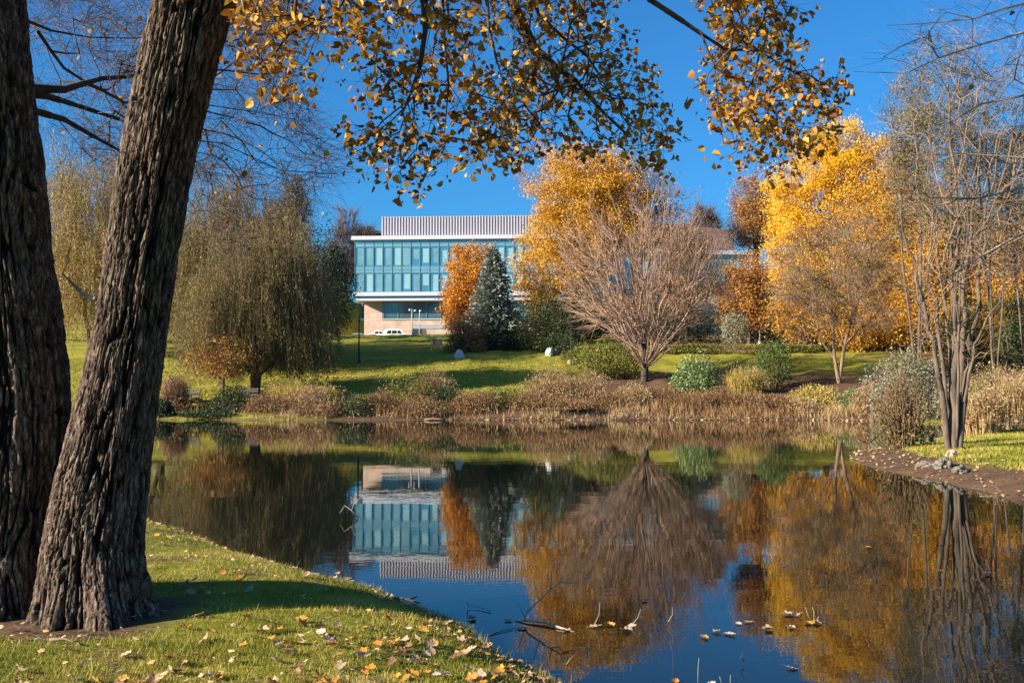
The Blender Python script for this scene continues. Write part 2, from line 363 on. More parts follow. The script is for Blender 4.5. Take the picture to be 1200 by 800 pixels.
def make_tree(name, label, x, y, stems, ells, n_att, base_r, tip_r, bark, leafm=None, n_leaf=0, leaf=.2, aspect=.6, spread=.6, w=.55, shell=.35,
              tw=0, tw_len=.8, tw_r=.008, tw_droop=0, tw_bark=None, group=None, kind='tree', jit=.25, flare=1.0, leaf_axis=None, axis_jit=1.0, z=None, leafy=1.0, sag=0, part='trunk', first=0):
    """stems and ells are given relative to the foot of the tree"""
    zz = gz(x, y) - .05 if z is None else z
    root = thing(name, label, kind, (x, y, zz), group=group)
    pts = ell_pts(ells, n_att, shell, jit=jit)
    g = grow(stems, pts, w=w, tip_r=tip_r, base_r=base_r, sag=sag, merge=True)
    st = g['ST']
    if first:
        hl_ = len(g['EA']) // 2; k1 = np.zeros(len(st), bool); k1[:first - 1] = 1; k1[hl_:hl_ + first - 1] = 1; k2 = st & ~k1
        V, Fc = frustums(g['EA'][k1], g['EB'][k1], np.maximum(g['RA'][k1], base_r * .8), np.maximum(g['RB'][k1], base_r * .8), 12); link('trunk', mesh_np('trunk', V, [Fc], True), M['bark_dark'], root)
        V, Fc = frustums(g['EA'][k2], g['EB'][k2], g['RA'][k2], g['RB'][k2], 8); link('limb_crown', mesh_np('limb_crown', V, [Fc], True), bark, root)
    else:
        V, Fc = frustums(g['EA'][st], g['EB'][st], g['RA'][st] * flare, g['RB'][st] * flare, 10); link(part, mesh_np(part, V, [Fc], True), bark, root)
    V, Fc = frustums(g['EA'][~st], g['EB'][~st], g['RA'][~st], g['RB'][~st], 5); me = [V]; fs = [Fc]
    link('branch_crown', mesh_np('branch_crown', V, [Fc], True), bark, root)
    tips = None
    if tw:
        c = g['A'][g['n0']:]; pr = g['A'][g['par'][g['n0']:]]; k = rng.integers(0, len(c), tw); t = rng.uniform(0, 1, tw)[:, None]
        base = c[k] * (1 - t) + pr[k] * t; out = unit(c[k] - pr[k]); cen = np.mean(c, 0)
        d = out + rand_unit(tw) * .75 + unit(base - cen) * .35
        EA, EB, RA, RB, tips = twigs(base, d, tw_len, tw_r, 3, tw_droop); V, Fc = frustums(EA, EB, RA, RB, 3)
        link('twigs', mesh_np('twigs', V, [Fc], False), tw_bark or bark, root)
    if leafm is not None and n_leaf:
        c = g['A'][g['n0']:]; wts = rng.uniform(0, 1, len(c)) ** leafy; k = rng.choice(len(c), n_leaf, p=wts / wts.sum())
        C = c[k] + rng.normal(size=(n_leaf, 3)) * spread * np.array([1, 1, .75])
        V, Fc = leaf_quads(C, leaf, aspect, leaf_axis, axis_jit); link('foliage', mesh_np('foliage', V, [Fc]), leafm, root)
    return root, g

def rstem(h, lean=(0, 0), n=5, wob=.03):
    t = np.linspace(0, 1, n); p = np.stack([lean[0] * t + rng.normal(size=n) * wob * h * .3, lean[1] * t + rng.normal(size=n) * wob * h * .3, h * t], 1); p[0] = 0; return p

# ------------------------------------------------------------------ plant materials
M = dict(
 bark_big=None,
 cypress=leaf_mat('rust_to_olive_needles', [(.04, .045, .012), (.11, .10, .024), (.22, .16, .035), (.36, .20, .045)], clump=.72, clump_scale=.55),
 bark=bark_mat('grey_brown_bark', (.06, .042, .03), (.19, .14, .10)),
 bark_dark=bark_mat('dark_bark', (.035, .025, .02), (.10, .075, .06)),
 bark_pale=bark_mat('pale_bark', (.26, .20, .15), (.46, .38, .30)),
 bark_tan=bark_mat('tan_twig_bark', (.17, .10, .062), (.31, .20, .13)),
 bark_rose=bark_mat('rosy_twig_bark', (.22, .125, .08), (.42, .27, .18)),
 twig_mauve=bark_mat('mauve_twig_bark', (.10, .07, .07), (.20, .14, .13)),
 gold=leaf_mat('golden_leaves', [(.26, .11, .014), (.52, .25, .02), (.68, .37, .03), (.76, .47, .08)], clump=.45, clump_scale=.3),
 yellow=leaf_mat('yellow_leaves', [(.42, .20, .015), (.72, .40, .015), (.85, .52, .03), (.80, .50, .06)], clump=.4, clump_scale=.25),
 orange=leaf_mat('orange_leaves', [(.26, .09, .015), (.50, .20, .025), (.68, .30, .03), (.72, .42, .07)], clump=.4),
 rust=leaf_mat('rust_leaves', [(.15, .065, .018), (.36, .16, .035), (.52, .26, .06), (.50, .30, .12)], clump=.4),
 bronze=leaf_mat('bronze_hanging_leaves', [(.10, .035, .008), (.26, .10, .012), (.42, .19, .018), (.56, .30, .03), (.66, .42, .09)], transl=.34, clump=.25, clump_scale=1.2),
 willow=leaf_mat('willow_leaves', [(.07, .065, .015), (.16, .125, .03), (.27, .19, .05), (.33, .22, .07)], clump=.5, clump_scale=.35),
 willowgold=leaf_mat('golden_willow_leaves', [(.18, .13, .03), (.33, .23, .06), (.45, .31, .10), (.40, .30, .12)], clump=.45, clump_scale=.35),
 olive=leaf_mat('olive_leaves', [(.07, .065, .02), (.16, .14, .04), (.27, .21, .08), (.34, .24, .12)], clump=.4),
 darkgreen=leaf_mat('dark_evergreen_leaves', [(.012, .022, .008), (.03, .05, .015), (.05, .07, .02), (.07, .08, .03)], transl=.1, clump=.4),
 green=leaf_mat('green_leaves', [(.03, .06, .015), (.06, .10, .02), (.11, .16, .03), (.19, .21, .05)], transl=.2, clump=.35, clump_scale=.8),
 hedge=leaf_mat('yellow_green_leaves', [(.05, .07, .012), (.11, .12, .02), (.19, .18, .03), (.27, .2, .05)], transl=.2, clump=.4, clump_scale=.7),
 varieg=leaf_mat('pale_edged_leaves', [(.03, .06, .015), (.09, .15, .04), (.26, .34, .12), (.42, .46, .22)], transl=.25, clump=.3, clump_scale=.8),
 spruce=leaf_mat('blue_grey_needles', [(.06, .075, .055), (.16, .19, .15), (.29, .31, .25), (.40, .41, .33)], transl=.05, clump=.3),
 scrub=leaf_mat('brown_scrub', [(.07, .035, .015), (.18, .09, .035), (.32, .18, .07), (.48, .31, .14)], transl=.2, clump=.45, clump_scale=.7),
 straw=leaf_mat('straw_scrub', [(.22, .13, .05), (.38, .24, .10), (.50, .34, .17), (.58, .42, .26)], transl=.3, clump=.4, clump_scale=.7),
 ygrass=leaf_mat('yellow_grass_blades', [(.22, .19, .03), (.42, .33, .05), (.58, .42, .09), (.5, .36, .16)], transl=.35, clump=.3),
 sagebush=leaf_mat('sage_leaves', [(.10, .11, .06), (.20, .20, .12), (.33, .31, .20), (.44, .40, .28)], transl=.25, clump=.3),
 twig_scrub=bark_mat('scrub_stems', (.08, .04, .022), (.26, .14, .075)),
)

# ------------------------------------------------------------------ far leafy trees
def leafy(name, label, px, D, top, wpx, base_r, mat, n_leaf, bot=None, leaf=.22, ells=None, bark='bark', n_att=420, group='autumn trees beyond the lawn', **k):
    x = X(px, D); z0 = gz(x, D); H = Z(top, D) - z0; R = wpx / F * D / 2; zb = (Z(bot, D) - z0) if bot else H * .22
    if ells is None:
        c = (H + zb) / 2; h = (H - zb) / 2
        ells = [(0, 0, c, R * .86, R * .86, h * .95), (-R * .35, 0, c - h * .25, R * .6, R * .7, h * .6), (R * .35, .1, c - h * .2, R * .6, R * .7, h * .6), (0, -.2, c + h * .3, R * .55, R * .6, h * .62)]
    return make_tree(name, label, x, D, [rstem(H * .62, n=7, wob=.012)], ells, n_att, base_r, .012, M[bark], M[mat] if mat else None, n_leaf if leaf != .22 else int(n_leaf * 1.35), leaf if leaf != .22 else .185, group=group, **k)

gx_ = X(668, 92); Hh = Z(152, 92) - gz(gx_, 92)
s = 92 / F
leafy('maple_tree', 'tall golden maple rising above the glass building roof, behind the bare round tree', 675, 92, 152, 190, .42, 'gold', 80000, n_att=700, spread=.46, leaf=.18,
      ells=[(-20*s, 0, 9.5, 48*s, 4.5, 5.2), (-5*s, 0, 15.2, 55*s, 4.5, 4.3), (25*s, 0, 12, 60*s, 5, 5.0), (48*s, 0, 14.6, 42*s, 4, 3.6), (-42*s, -.5, 7.0, 34*s, 3.4, 4.2), (20*s, 0, 17.0, 52*s, 3.6, 2.3)], bark='bark_dark', shell=.3)
leafy('maple_tree', 'brown-orange thinning maple just right of the tall golden maple', 745, 97, 185, 135, .32, 'rust', 9000, bot=300, spread=.5, bark='bark', tw=2500, tw_len=1.2)
leafy('maple_tree', 'small round orange maple in front of the glass building, left of the blue spruce', 548, 93, 281, 66, .16, 'orange', 24000, bot=392, n_att=340, leaf=.19, spread=.34,
      ells=[(0, 0, 5.6, 2.3, 2.1, 4.0), (.9, 0, 7.3, 1.5, 1.5, 2.4), (-1.1, 0, 3.7, 1.5, 1.6, 2.0)], bark='bark_dark')
leafy('maple_tree', 'rusty orange tree between the bare round tree and the yellow maple', 885, 98, 194, 72, .28, 'orange', 16000, bot=385, n_att=420, spread=.45, leafy=1.5, clump=None) if False else \
leafy('oak_tree', 'rusty orange tree between the bare round tree and the yellow maple', 887, 98, 196, 74, .28, 'rust', 11000, bot=300, n_att=380, spread=.42, tw=1500, tw_len=.9)
leafy('oak_tree', 'lower orange tree below the rusty one, beside the white lamp post', 878, 93, 292, 84, .2, 'rust', 18000, bot=392, n_att=300, spread=.45)
leafy('maple_tree', 'large bright yellow maple right of centre, tallest of the yellow crowns', 965, 90, 140, 118, .36, 'yellow', 76000, bot=330, n_att=650, spread=.46, leaf=.18, bark='bark_dark',
      ells=[(-1, 0, 13.5, 3.8, 3.6, 5.0), (1.8, 0, 17.2, 3.0, 3.0, 3.4), (-2.4, 0, 9.5, 2.7, 3, 4.0), (3.4, 0, 15.2, 2.4, 2.6, 4.2), (.5, 0, 7.0, 3.4, 3.2, 3.0)])
leafy('maple_tree', 'orange-yellow maple right of the bright yellow one, thinner on top', 1040, 86, 152, 135, .28, 'gold', 34000, bot=360, n_att=560, spread=.48, tw=1800, tw_len=1.0)
leafy('maple_tree', 'low orange maple under the yellow crowns behind the pale willow', 1010, 84, 325, 130, .2, 'gold', 20000, bot=412, n_att=260, spread=.5, group='autumn trees beyond the lawn')
leafy('maple_tree', 'thin rusty maple behind the right half of the bare round tree, hiding the building wing', 805, 103, 262, 92, .22, 'rust', 9000, bot=370, n_att=320, spread=.5, tw=1500, tw_len=1.0)
leafy('maple_tree', 'low golden maple under the bright yellow crown', 942, 87, 300, 86, .2, 'gold', 12000, bot=408, n_att=260, spread=.45)
leafy('oak_tree', 'brown oak in the right-hand woods behind the many-stemmed birch', 1115, 88, 228, 130, .3, 'rust', 20000, bot=415, n_att=380, spread=.5, tw=1500)
leafy('oak_tree', 'reddish brown oak at the right edge of the photo behind the tan grasses', 1195, 80, 240, 130, .3, 'rust', 20000, bot=420, n_att=320, spread=.5)
leafy('oak_tree', 'dim olive tree filling the woods between the birch and the right edge', 1160, 105, 190, 150, .3, 'willowgold', 20000, bot=410, n_att=360, spread=.6, tw=1500)
leafy('pine_tree', 'dark evergreen low in the right woods behind the many-stemmed birch', 1150, 74, 352, 120, .16, 'darkgreen', 9000, bot=425, n_att=200, spread=.45, leaf=.18)
leafy('pine_tree', 'dark evergreen at the far right behind the tan grass bank', 1215, 66, 330, 90, .2, 'darkgreen', 9000, bot=430, n_att=200, spread=.45, leaf=.18)
leafy('maple_tree', 'amber tree glowing through the birch stems, lower than the poplars', 1085, 82, 262, 100, .25, 'gold', 20000, bot=415, n_att=320, spread=.5)
leafy('oak_tree', 'tan-brown oak high behind the poplars at the right', 1110, 100, 185, 130, .3, 'rust', 18000, bot=380, n_att=320, spread=.6, tw=2500, tw_len=1.3)
leafy('maple_tree', 'amber tree near the right edge between the dark evergreens', 1178, 72, 330, 70, .2, 'gold', 6000, bot=420, n_att=200, spread=.45)
# sparse poplars, pale stems
for i, (px, D, top, w, lab) in enumerate([
    (1075, 62, 62, 62, 'leftmost tall thin poplar with a sparse olive top at upper right'),
    (1118, 58, 36, 84, 'tallest thin poplar with sparse grey-green leaves at upper right'),
    (1166, 64, 62, 80, 'tall thin poplar with brownish sparse leaves, right of the tallest one'),
    (1205, 60, 130, 70, 'thin poplar cut by the right edge of the photo')]):
    x = X(px, D); z0 = gz(x, D); H = Z(top, D) - z0; r = w / F * D / 2
    make_tree('poplar_tree', lab, x, D, [rstem(H * .9, (rng.uniform(-.6, .6), 0), 9, .008), rstem(H * .75, (rng.uniform(-1.4, -.8), .3), 7, .008), rstem(H * .7, (rng.uniform(.8, 1.4), -.3), 7, .008)],
              [(0, 0, H * .80, r, r, H * .17), (-r * .3, 0, H * .62, r * .8, r * .8, H * .2)], 380, .11, .008, M['bark'], M['olive'], 8000, .13, .6, .36, w=.35, tw=1500, tw_len=.8, tw_r=.009, group='thin poplars at upper right', leafy=2)

# ------------------------------------------------------------------ bare round tree
x = X(755, 69); z0 = gz(x, 69)
fork = 2.9
make_tree('bare_tree', 'round bare tree with fine rosy twigs and a short dark trunk on the far bank', x, 69,
          [np.array([(0, 0, 0), (.03, 0, .9), (-.02, 0, 1.9), (.02, 0, fork)])] + [np.array([(0, 0, fork * .9), (.25 * a, .25 * b, fork + 1.0), (.75 * a, .75 * b, fork + 2.8), (1.4 * a, 1.4 * b, fork + 5.6)]) for a, b in
              [(.1, .1), (-.7, .3), (.7, .2), (-.3, -.8), (.35, .9), (-.25, .75), (.5, -.7), (.25, -.2), (-.5, 0)]] +
          [np.array([(0, 0, fork * .85), (1.0 * a, 1.0 * b, fork + .9), (2.6 * a, 2.6 * b, fork + 2.1), (4.6 * a, 4.6 * b, fork + 3.4)]) for a, b in [(cos(t), sin(t)) for t in np.arange(.3, 6.2, .7)]],
          [(0, 0, 8.6, 6.0, 6.0, 5.2), (0, 0, 7.0, 6.4, 6.2, 3.9)], 560, .26, .018, M['bark_rose'], M['rust'], 2600, .12, w=.85, shell=.35, first=4, tw=3600, tw_len=1.5, tw_r=.012, tw_bark=M['bark_rose'], jit=.05)
# pale weeping tree
x = X(983, 68)
q = lambda L_: np.array([(X(a, 68) - X(983, 68), o, (450 - b) / F * 68 - (450 - 450) / F * 68) for a, b, o in L_])
make_tree('weeping_tree', 'slender pale tree with forked trunk and drooping straw-coloured twigs in front of the yellow maple', x, 68,
          [q([(983, 450, 0), (978, 420, 0), (976, 370, .1), (976, 320, .2), (972, 270, .2), (970, 235, .3)]), q([(983, 448, 0), (990, 405, 0), (1000, 365, -.2), (1010, 340, -.3), (1020, 290, -.5), (1028, 250, -.6)]),
           q([(990, 405, 0), (1000, 380, .5), (1008, 350, .8), (1000, 300, 1.2)]), q([(976, 395, 0), (960, 375, -.3), (945, 358, -.6), (925, 350, -.8)])],
          [(0, 0, 8.4, 4.2, 3.2, 3.6), (1.2, 0, 6.2, 3.9, 3.2, 2.6), (-2.2, 0, 5.2, 2.6, 2.6, 2.2)], 620, .15, .009, M['bark_tan'], M['willowgold'], 13000, .12, .35, .45, w=.5,
          tw=5200, tw_len=1.3, tw_r=.010, tw_droop=.45, tw_bark=M['bark_tan'])

# ------------------------------------------------------------------ willows on the left
def willow(label, px, D, top, wpx, mat, n_str, bot=420, leaf=.17, streamer=(1.5, 4.5), name='willow_tree', stems=None, base_r=.4, dens=26, group='weeping trees on the left bank', ells=None):
    x = X(px, D); z0 = gz(x, D); H = Z(top, D) - z0; R = wpx / F * D / 2; zb = Z(bot, D) - z0
    root = thing(name, label, 'tree', (x, D, z0 - .05), group=group)
    ells = ells or [(0, 0, H * .62, R * .8, R * .8, H * .36), (0, 0, H * .45, R * .92, R * .85, H * .28)]
    pts = ell_pts(ells, 420, .3, jit=.3)
    g = grow(stems or [rstem(H * .6, (R * .1, 0), 7, .02), rstem(H * .5, (-R * .4, .4), 6, .02), rstem(H * .5, (R * .45, -.5), 6, .02)], pts, w=.5, tip_r=.012, base_r=base_r, merge=True)
    st = g['ST']
    V, Fc = frustums(g['EA'][st], g['EB'][st], g['RA'][st], g['RB'][st], 10); link('trunk', mesh_np('trunk', V, [Fc], True), M['bark_dark'], root)
    V, Fc = frustums(g['EA'][~st], g['EB'][~st], g['RA'][~st], g['RB'][~st], 5); link('branch_crown', mesh_np('branch_crown', V, [Fc], True), M['bark'], root)
    c = g['A'][g['n0']:]; k = rng.integers(0, len(c), n_str); b = c[k] + rng.normal(size=(n_str, 3)) * .55
    out = b.copy(); out[:, 2] = 0; out = unit(out); Ls = rng.uniform(*streamer, n_str); Ls = np.minimum(Ls, np.maximum(b[:, 2] - zb + rng.normal(size=n_str) * .5, .4))
    t = rng.uniform(0, 1, (n_str, dens)); P_ = b[:, None] + out[:, None] * (t * .55 * (1 - .5 * t))[..., None] + np.array([0, 0, -1.]) * (t * Ls[:, None])[..., None] + rng.normal(size=(n_str, dens, 3)) * .05
    P_[..., 0] += .18 * np.sin(t * 3 + rng.uniform(0, 6, (n_str, 1)))
    V, Fc = leaf_quads(P_.reshape(-1, 3), leaf, .32, np.array([0, 0, -1.]), .45); link('foliage', mesh_np('foliage', V, [Fc]), M[mat], root)
    e = b + out * .4 - np.array([0, 0, 1.]) * Ls[:, None]; V, Fc = frustums(b, e, np.full(n_str, .008), np.full(n_str, .003), 3)
    link('hanging_twigs', mesh_np('hanging_twigs', V, [Fc]), M['bark_tan'], root)
willow('tall golden-olive weeping willow seen between the two big dark trunks', 108, 80, 145, 150, 'willowgold', 3400, bot=410)
willow('broad olive weeping willow just right of the big bark trunk', 272, 74, 185, 185, 'willow', 4800, bot=422)
willow('dark weeping willow between the olive one and the evergreens', 330, 80, 250, 120, 'willow', 2200, bot=400)
willow('low willow behind the left bench lawn, mostly hidden by the big trunk', 190, 88, 230, 120, 'willow', 1300, bot=395)
D_ = 64
willow('tall drooping olive and rust tree with a dark flared trunk on the left bank', 300, D_, 232, 190, 'cypress', 5000, bot=436, leaf=.15, streamer=(.8, 3.6), name='cypress_tree', base_r=.34, dens=20,
       stems=[np.array([(0, 0, 0), (-.03, 0, .5), (0, 0, 1.2), (-.1, 0, 2.2), (0, 0, 4.2), (.2, 0, 7)]), np.array([(0, 0, 1.3), (-1.0, .1, 2.4), (-2.4, 0, 3.4)]), np.array([(0, 0, 1.2), (1.2, -.2, 2.2), (2.8, 0, 2.9)])],
       ells=[(-.6, 0, 6.2, 3.6, 3.0, 3.6), (2.6, 0, 3.6, 2.5, 2.0, 1.3), (-2.6, 0, 4.2, 2.4, 2.2, 2.0), (.6, 0, 9.0, 2.6, 2.3, 2.4), (2.2, .5, 6.4, 2.2, 2, 2.2)])
leafy('maple_tree', 'small rusty tree low in front of the tall drooping tree', 262, 62, 388, 92, .09, 'rust', 5200, bot=448, n_att=160, leaf=.12, spread=.3, group='weeping trees on the left bank')
for px, D, top, w, lab in [(372, 98, 252, 62, 'dark evergreen right of the willows, left of the building'), (340, 104, 240, 80, 'dark evergreen tucked behind the dark willow'), (394, 112, 285, 44, 'narrow dark evergreen nearest the building corner')]:
    leafy('evergreen_tree', lab, px, D, top, w, .25, 'darkgreen', 11000, bot=398, n_att=300, spread=.5, leaf=.2, bark='bark_dark', group='dark evergreens left of the building')
leafy('oak_tree', 'brown-leaved tree above the willows, left of the building', 325, 110, 235, 80, .3, 'rust', 5000, bot=300, n_att=260, spread=.5, tw=2500, tw_len=1.2)
leafy('pine_tree', 'thin pine with layered sparse branches standing above the willows', 342, 92, 205, 52, .2, 'olive', 2600, bot=275, n_att=160, spread=.35, bark='bark_dark', tw=1500, tw_len=1.0)
for px, top, w, lab in [(405, 243, 46, 'distant bare pinkish tree left of the building roof'), (425, 262, 34, 'smaller distant bare tree touching the building corner')]:
    leafy('bare_tree', lab, px, 190, top, w, .25, None, 0, bot=330, n_att=260, bark='twig_mauve', tw=3000, tw_len=2.2, tw_r=.03, group='distant bare trees')
leafy('evergreen_tree', 'distant round dark shrub-like tree showing over the roof corner', 434, 195, 268, 24, .2, 'olive', 3000, bot=290, n_att=80, spread=.6, leaf=.5, group='distant trees behind the building')
leafy('bare_tree', 'distant bluish bare tree above the right building wing', 826, 190, 238, 44, .3, None, 0, bot=300, n_att=260, bark='twig_mauve', tw=3600, tw_len=2.2, tw_r=.03, group='distant bare trees')
for px, top, w, lab in [(382, 335, 60, 'dark distant tree on the slope left of the building'), (345, 330, 60, 'dark distant tree furthest left on the slope beside the building')]:
    leafy('evergreen_tree', lab, px, 205, top, w, .3, 'darkgreen', 5000, bot=372, n_att=120, spread=.9, leaf=.5, group='distant trees behind the building')
for px, top, w, D, lab in [(640, 325, 60, 104, 'dark evergreen under the golden maple, right of the blue spruce'), (690, 345, 70, 108, 'dark evergreen behind the left half of the bare round tree'),
                           (800, 352, 90, 104, 'dark evergreen behind the right half of the bare round tree'), (868, 345, 60, 108, 'dark evergreen behind the grey-green shrub and white lamp post'), (915, 350, 80, 106, 'dark evergreen behind the low golden maple'), (1060, 345, 100, 98, 'dark evergreen behind the sage bush and birch stems')]:
    leafy('evergreen_tree', lab, px, D, top, w, .25, 'darkgreen', 7500, bot=408, n_att=220, spread=.5, leaf=.2, bark='bark_dark', group='dark evergreens behind the far bank')
leafy('evergreen_tree', 'tall dark evergreen at the far left behind the golden willow', 60, 100, 215, 150, .3, 'darkgreen', 12000, bot=405, n_att=240, spread=.6, leaf=.25, group='dark evergreens left of the building')
leafy('evergreen_tree', 'dark evergreen behind the hidden low willow on the left', 225, 112, 225, 150, .3, 'darkgreen', 8000, bot=400, n_att=240, spread=.6, leaf=.25, group='dark evergreens left of the building')

# ------------------------------------------------------------------ blue spruce
def spruce(label, px, D, top, wpx):
    x = X(px, D); z0 = gz(x, D); H = Z(top, D) - z0; R = wpx / F * D / 2
    root = thing('spruce_tree', label, 'tree', (x, D, z0 - .05))
    V, Fc = frustums([(0, 0, 0), (0, 0, H * .5)], [(0, 0, H * .5), (0, 0, H)], [.16, .09], [.09, .01], 8); link('trunk', mesh_np('trunk', V, [Fc], True), M['bark_dark'], root)
    A = []; B = []; C = []; AX = []
    for i in range(34):
        t = (i / 33) ** .92; z = .35 + (H - .5) * t; n = int(17 - 9 * t); Rr = R * (1 - t) ** .78 * (.92 + .16 * rng.random()) + .12
        for a in rng.uniform(0, 2 * pi) + np.arange(n) * 2 * pi / n + rng.normal(size=n) * .12:
            l = Rr * rng.uniform(.72, 1.12); o = np.array([cos(a), sin(a), 0]); p0 = np.array([0, 0, z + .15]); p1 = p0 + o * l + np.array([0, 0, -.16 * l + .25 * l * t])
            A.append(p0); B.append(p1)
            m = int(10 + 26 * l / R); u = rng.uniform(.2, 1.03, m); side = np.array([-o[1], o[0], 0]); c = p0 + (p1 - p0) * u[:, None] + side * (rng.normal(size=m) * .16 * l * (1.1 - u))[:, None] + rng.normal(size=(m, 3)) * .05
            c[:, 2] += .08 * u ** 3; C.append(c); AX.append(np.repeat([o + np.array([0, 0, .15])], m, 0))
    V, Fc = frustums(A, B, np.full(len(A), .02), np.full(len(A), .008), 4); link('branch_crown', mesh_np('branch_crown', V, [Fc]), M['bark_dark'], root)
    C = np.concatenate(C); AX = np.concatenate(AX); V, Fc = leaf_quads(np.concatenate([C, C + rng.normal(size=C.shape) * .07]), .30, .42, np.concatenate([AX, AX]), .5); link('needles', mesh_np('needles', V, [Fc]), M['spruce'], root)
spruce('cone-shaped blue-grey spruce standing in front of the glass building', 578, 88, 290, 84)

# ------------------------------------------------------------------ shrubs and grass clumps
def shrub(name, label, px, D, wpx, top, mat, n=2600, leaf=.13, cat='shrub', group=None, stems=90, stem_mat='twig_scrub', aspect=.6, dy=.8, shape=0, spiky=0, bury=.1, bot=None):
    x = X(px, D); z0 = gz(x, D); H = max(.35, Z(top, D) - z0) ; R = wpx / F * D / 2
    root = thing(name, label, cat, (x, D, z0 - bury), group=group); H += bury
    u = rand_unit(n); u[:, 2] = np.abs(u[:, 2]) if shape == 0 else u[:, 2]; r = rng.uniform(.15, 1, n) ** (1 / 2.4)
    off = rng.uniform(0, 50)
    lump = 1 + .42 * fbm(u[:, 0] * 3 + off, u[:, 1] * 3, u[:, 2] * 3, seed=3, o=3)
    if shape == 0: c = u * (r * lump)[:, None] * np.array([R, R * dy, H * .97])
    else: c = np.array([0, 0, H * .52]) + u * (r * lump)[:, None] * np.array([R, R * dy, H * .52])
    if shape == 2:    # clipped hedge: a rounded block
        c = np.sign(u) * np.abs(u) ** .55; c = c * (r ** .7)[:, None] * np.array([R, R * dy, H * .52]) + np.array([0, 0, H * .5]); c[:, 2] += .12 * fbm(c[:, 0] * .8, c[:, 1] * .8, seed=4)
    c[:, 2] = np.maximum(c[:, 2], .03)
    a = rng.uniform(0, 2 * pi, stems); rr = rng.uniform(0, 1, stems) ** .5; e = np.stack([np.cos(a) * rr * R * .95, np.sin(a) * rr * R * dy * .95, H * (1.05 - .5 * rr ** 2) * rng.uniform(.6, 1.05, stems)], 1)
    b = np.stack([np.cos(a) * rr * R * .35, np.sin(a) * rr * R * .35 * dy, np.zeros(stems)], 1); m = (b + e) / 2 + rng.normal(size=b.shape) * .08 * R
    V, Fc = frustums(np.concatenate([b, m]), np.concatenate([m, e]), np.concatenate([np.full(stems, .018), np.full(stems, .011)]), np.concatenate([np.full(stems, .011), np.full(stems, .004)]), 4)
    link('stems', mesh_np('stems', V, [Fc]), M[stem_mat], root)
    V, Fc = leaf_quads(c, leaf, aspect, np.array([0, 0, 1.]) if spiky else None, .6 if spiky else 1); link('foliage', mesh_np('foliage', V, [Fc]), M[mat], root)
    return root
def grass_clump(label, px, D, wpx, top, mat='ygrass', n=900, plume=None, group=None, name='ornamental_grass'):
    x = X(px, D); z0 = gz(x, D); H = Z(top, D) - z0; R = wpx / F * D / 2
    root = thing(name, label, 'grass clump', (x, D, z0 - .03), group=group)
    a = rng.uniform(0, 2 * pi, n); rr = rng.uniform(0, 1, n) ** .5; o = np.stack([np.cos(a), np.sin(a) * .7, 0 * a], 1)
    b = o * (rr * R * .75)[:, None]; h = H * rng.uniform(.35, 1.08, n); m = b + o * (rr * R * .12)[:, None] + rng.normal(size=(n, 3)) * np.array([.06, .06, 0]) + np.array([0, 0, 1.]) * (h * .65)[:, None]; t = b + o * (rr * R * .35)[:, None] + rng.normal(size=(n, 3)) * np.array([.14, .14, 0]) + np.array([0, 0, 1.]) * (h * (1 - .3 * rr ** 2))[:, None]
    s = unit(np.stack([-np.sin(a), np.cos(a), 0 * a], 1) + rand_unit(n) * .8) * .018
    V = np.stack([b - s, b + s, m + s * .8, m - s * .8, t], 1).reshape(-1, 3); i5 = (np.arange(n) * 5)[:, None]
    link('blades', mesh_np('blades', V, [i5 + np.array([0, 1, 2, 3]), i5 + np.array([3, 2, 4])]), M[mat], root)
    if plume:
        k = rng.choice(n, n // 9); c = t[k][:, None] + rng.normal(size=(len(k), 9, 3)) * np.array([.05, .05, .13]); V, Fc = leaf_quads(c.reshape(-1, 3), .09, .5)
        link('plumes', mesh_np('plumes', V, [Fc]), M[plume], root)
G1 = 'shrubs along the far bank'
shrub('yew_bush', 'large rounded olive-green yew left of the bare tree trunk', 716, 70.5, 88, 401, 'hedge', 9000, .13, group='rounded yews on the far lawn', shape=1, stems=60)
shrub('yew_bush', 'lower yellow-green yew mound left of the large rounded one', 682, 78, 52, 403, 'hedge', 4500, .13, group='rounded yews on the far lawn', stems=40)
shrub('clipped_hedge', 'long clipped yellow-green hedge behind the pale-edged bush', 860, 83, 205, 403, 'hedge', 15000, .13, cat='hedge', dy=.22, shape=2, stems=160)
shrub('clipped_hedge', 'dark clipped hedge block beside the pale weeping tree trunk', 945, 85, 62, 404, 'darkgreen', 5000, .13, cat='hedge', dy=.4, shape=2, stems=60)
shrub('variegated_bush', 'rounded green bush with pale-edged leaves right of the bare tree', 817, 66, 66, 411, 'varieg', 5200, .15, shape=0, stems=60)
shrub('dark_shrub', 'dark green upright shrub right of the yellow grass clump', 906, 67, 46, 397, 'green', 4200, .12, shape=1, stems=60)
shrub('grey_shrub', 'grey-green upright shrub behind the hedge beside the white lamp post', 862, 88, 36, 366, 'sagebush', 3600, .15, shape=1, stems=50)
shrub('rhododendron_bush', 'dark rhododendron mass under the golden maple', 640, 86, 96, 348, 'darkgreen', 9000, .17, stems=60)
shrub('burgundy_shrub', 'reddish brown twiggy shrub left of the blue spruce', 545, 84.5, 52, 367, 'scrub', 6500, .13, shape=0, stems=200)
shrub('rhododendron_bush', 'dark evergreen bush at the foot of the blue spruce', 592, 86.5, 64, 380, 'darkgreen', 4800, .15, stems=40)
shrub('rhododendron_bush', 'dark leafy bush left of the bare round tree behind the rocks', 655, 82, 54, 392, 'darkgreen', 3600, .15, stems=40)
shrub('sage_bush', 'loose grey-green bush behind the birch, leaves catching the sun', 1066, 52, 96, 402, 'sagebush', 8000, .12, shape=0, stems=160)
shrub('sage_bush', 'smaller grey-green bush between the weeping tree and birch', 1035, 58, 60, 425, 'sagebush', 3600, .12, stems=90)
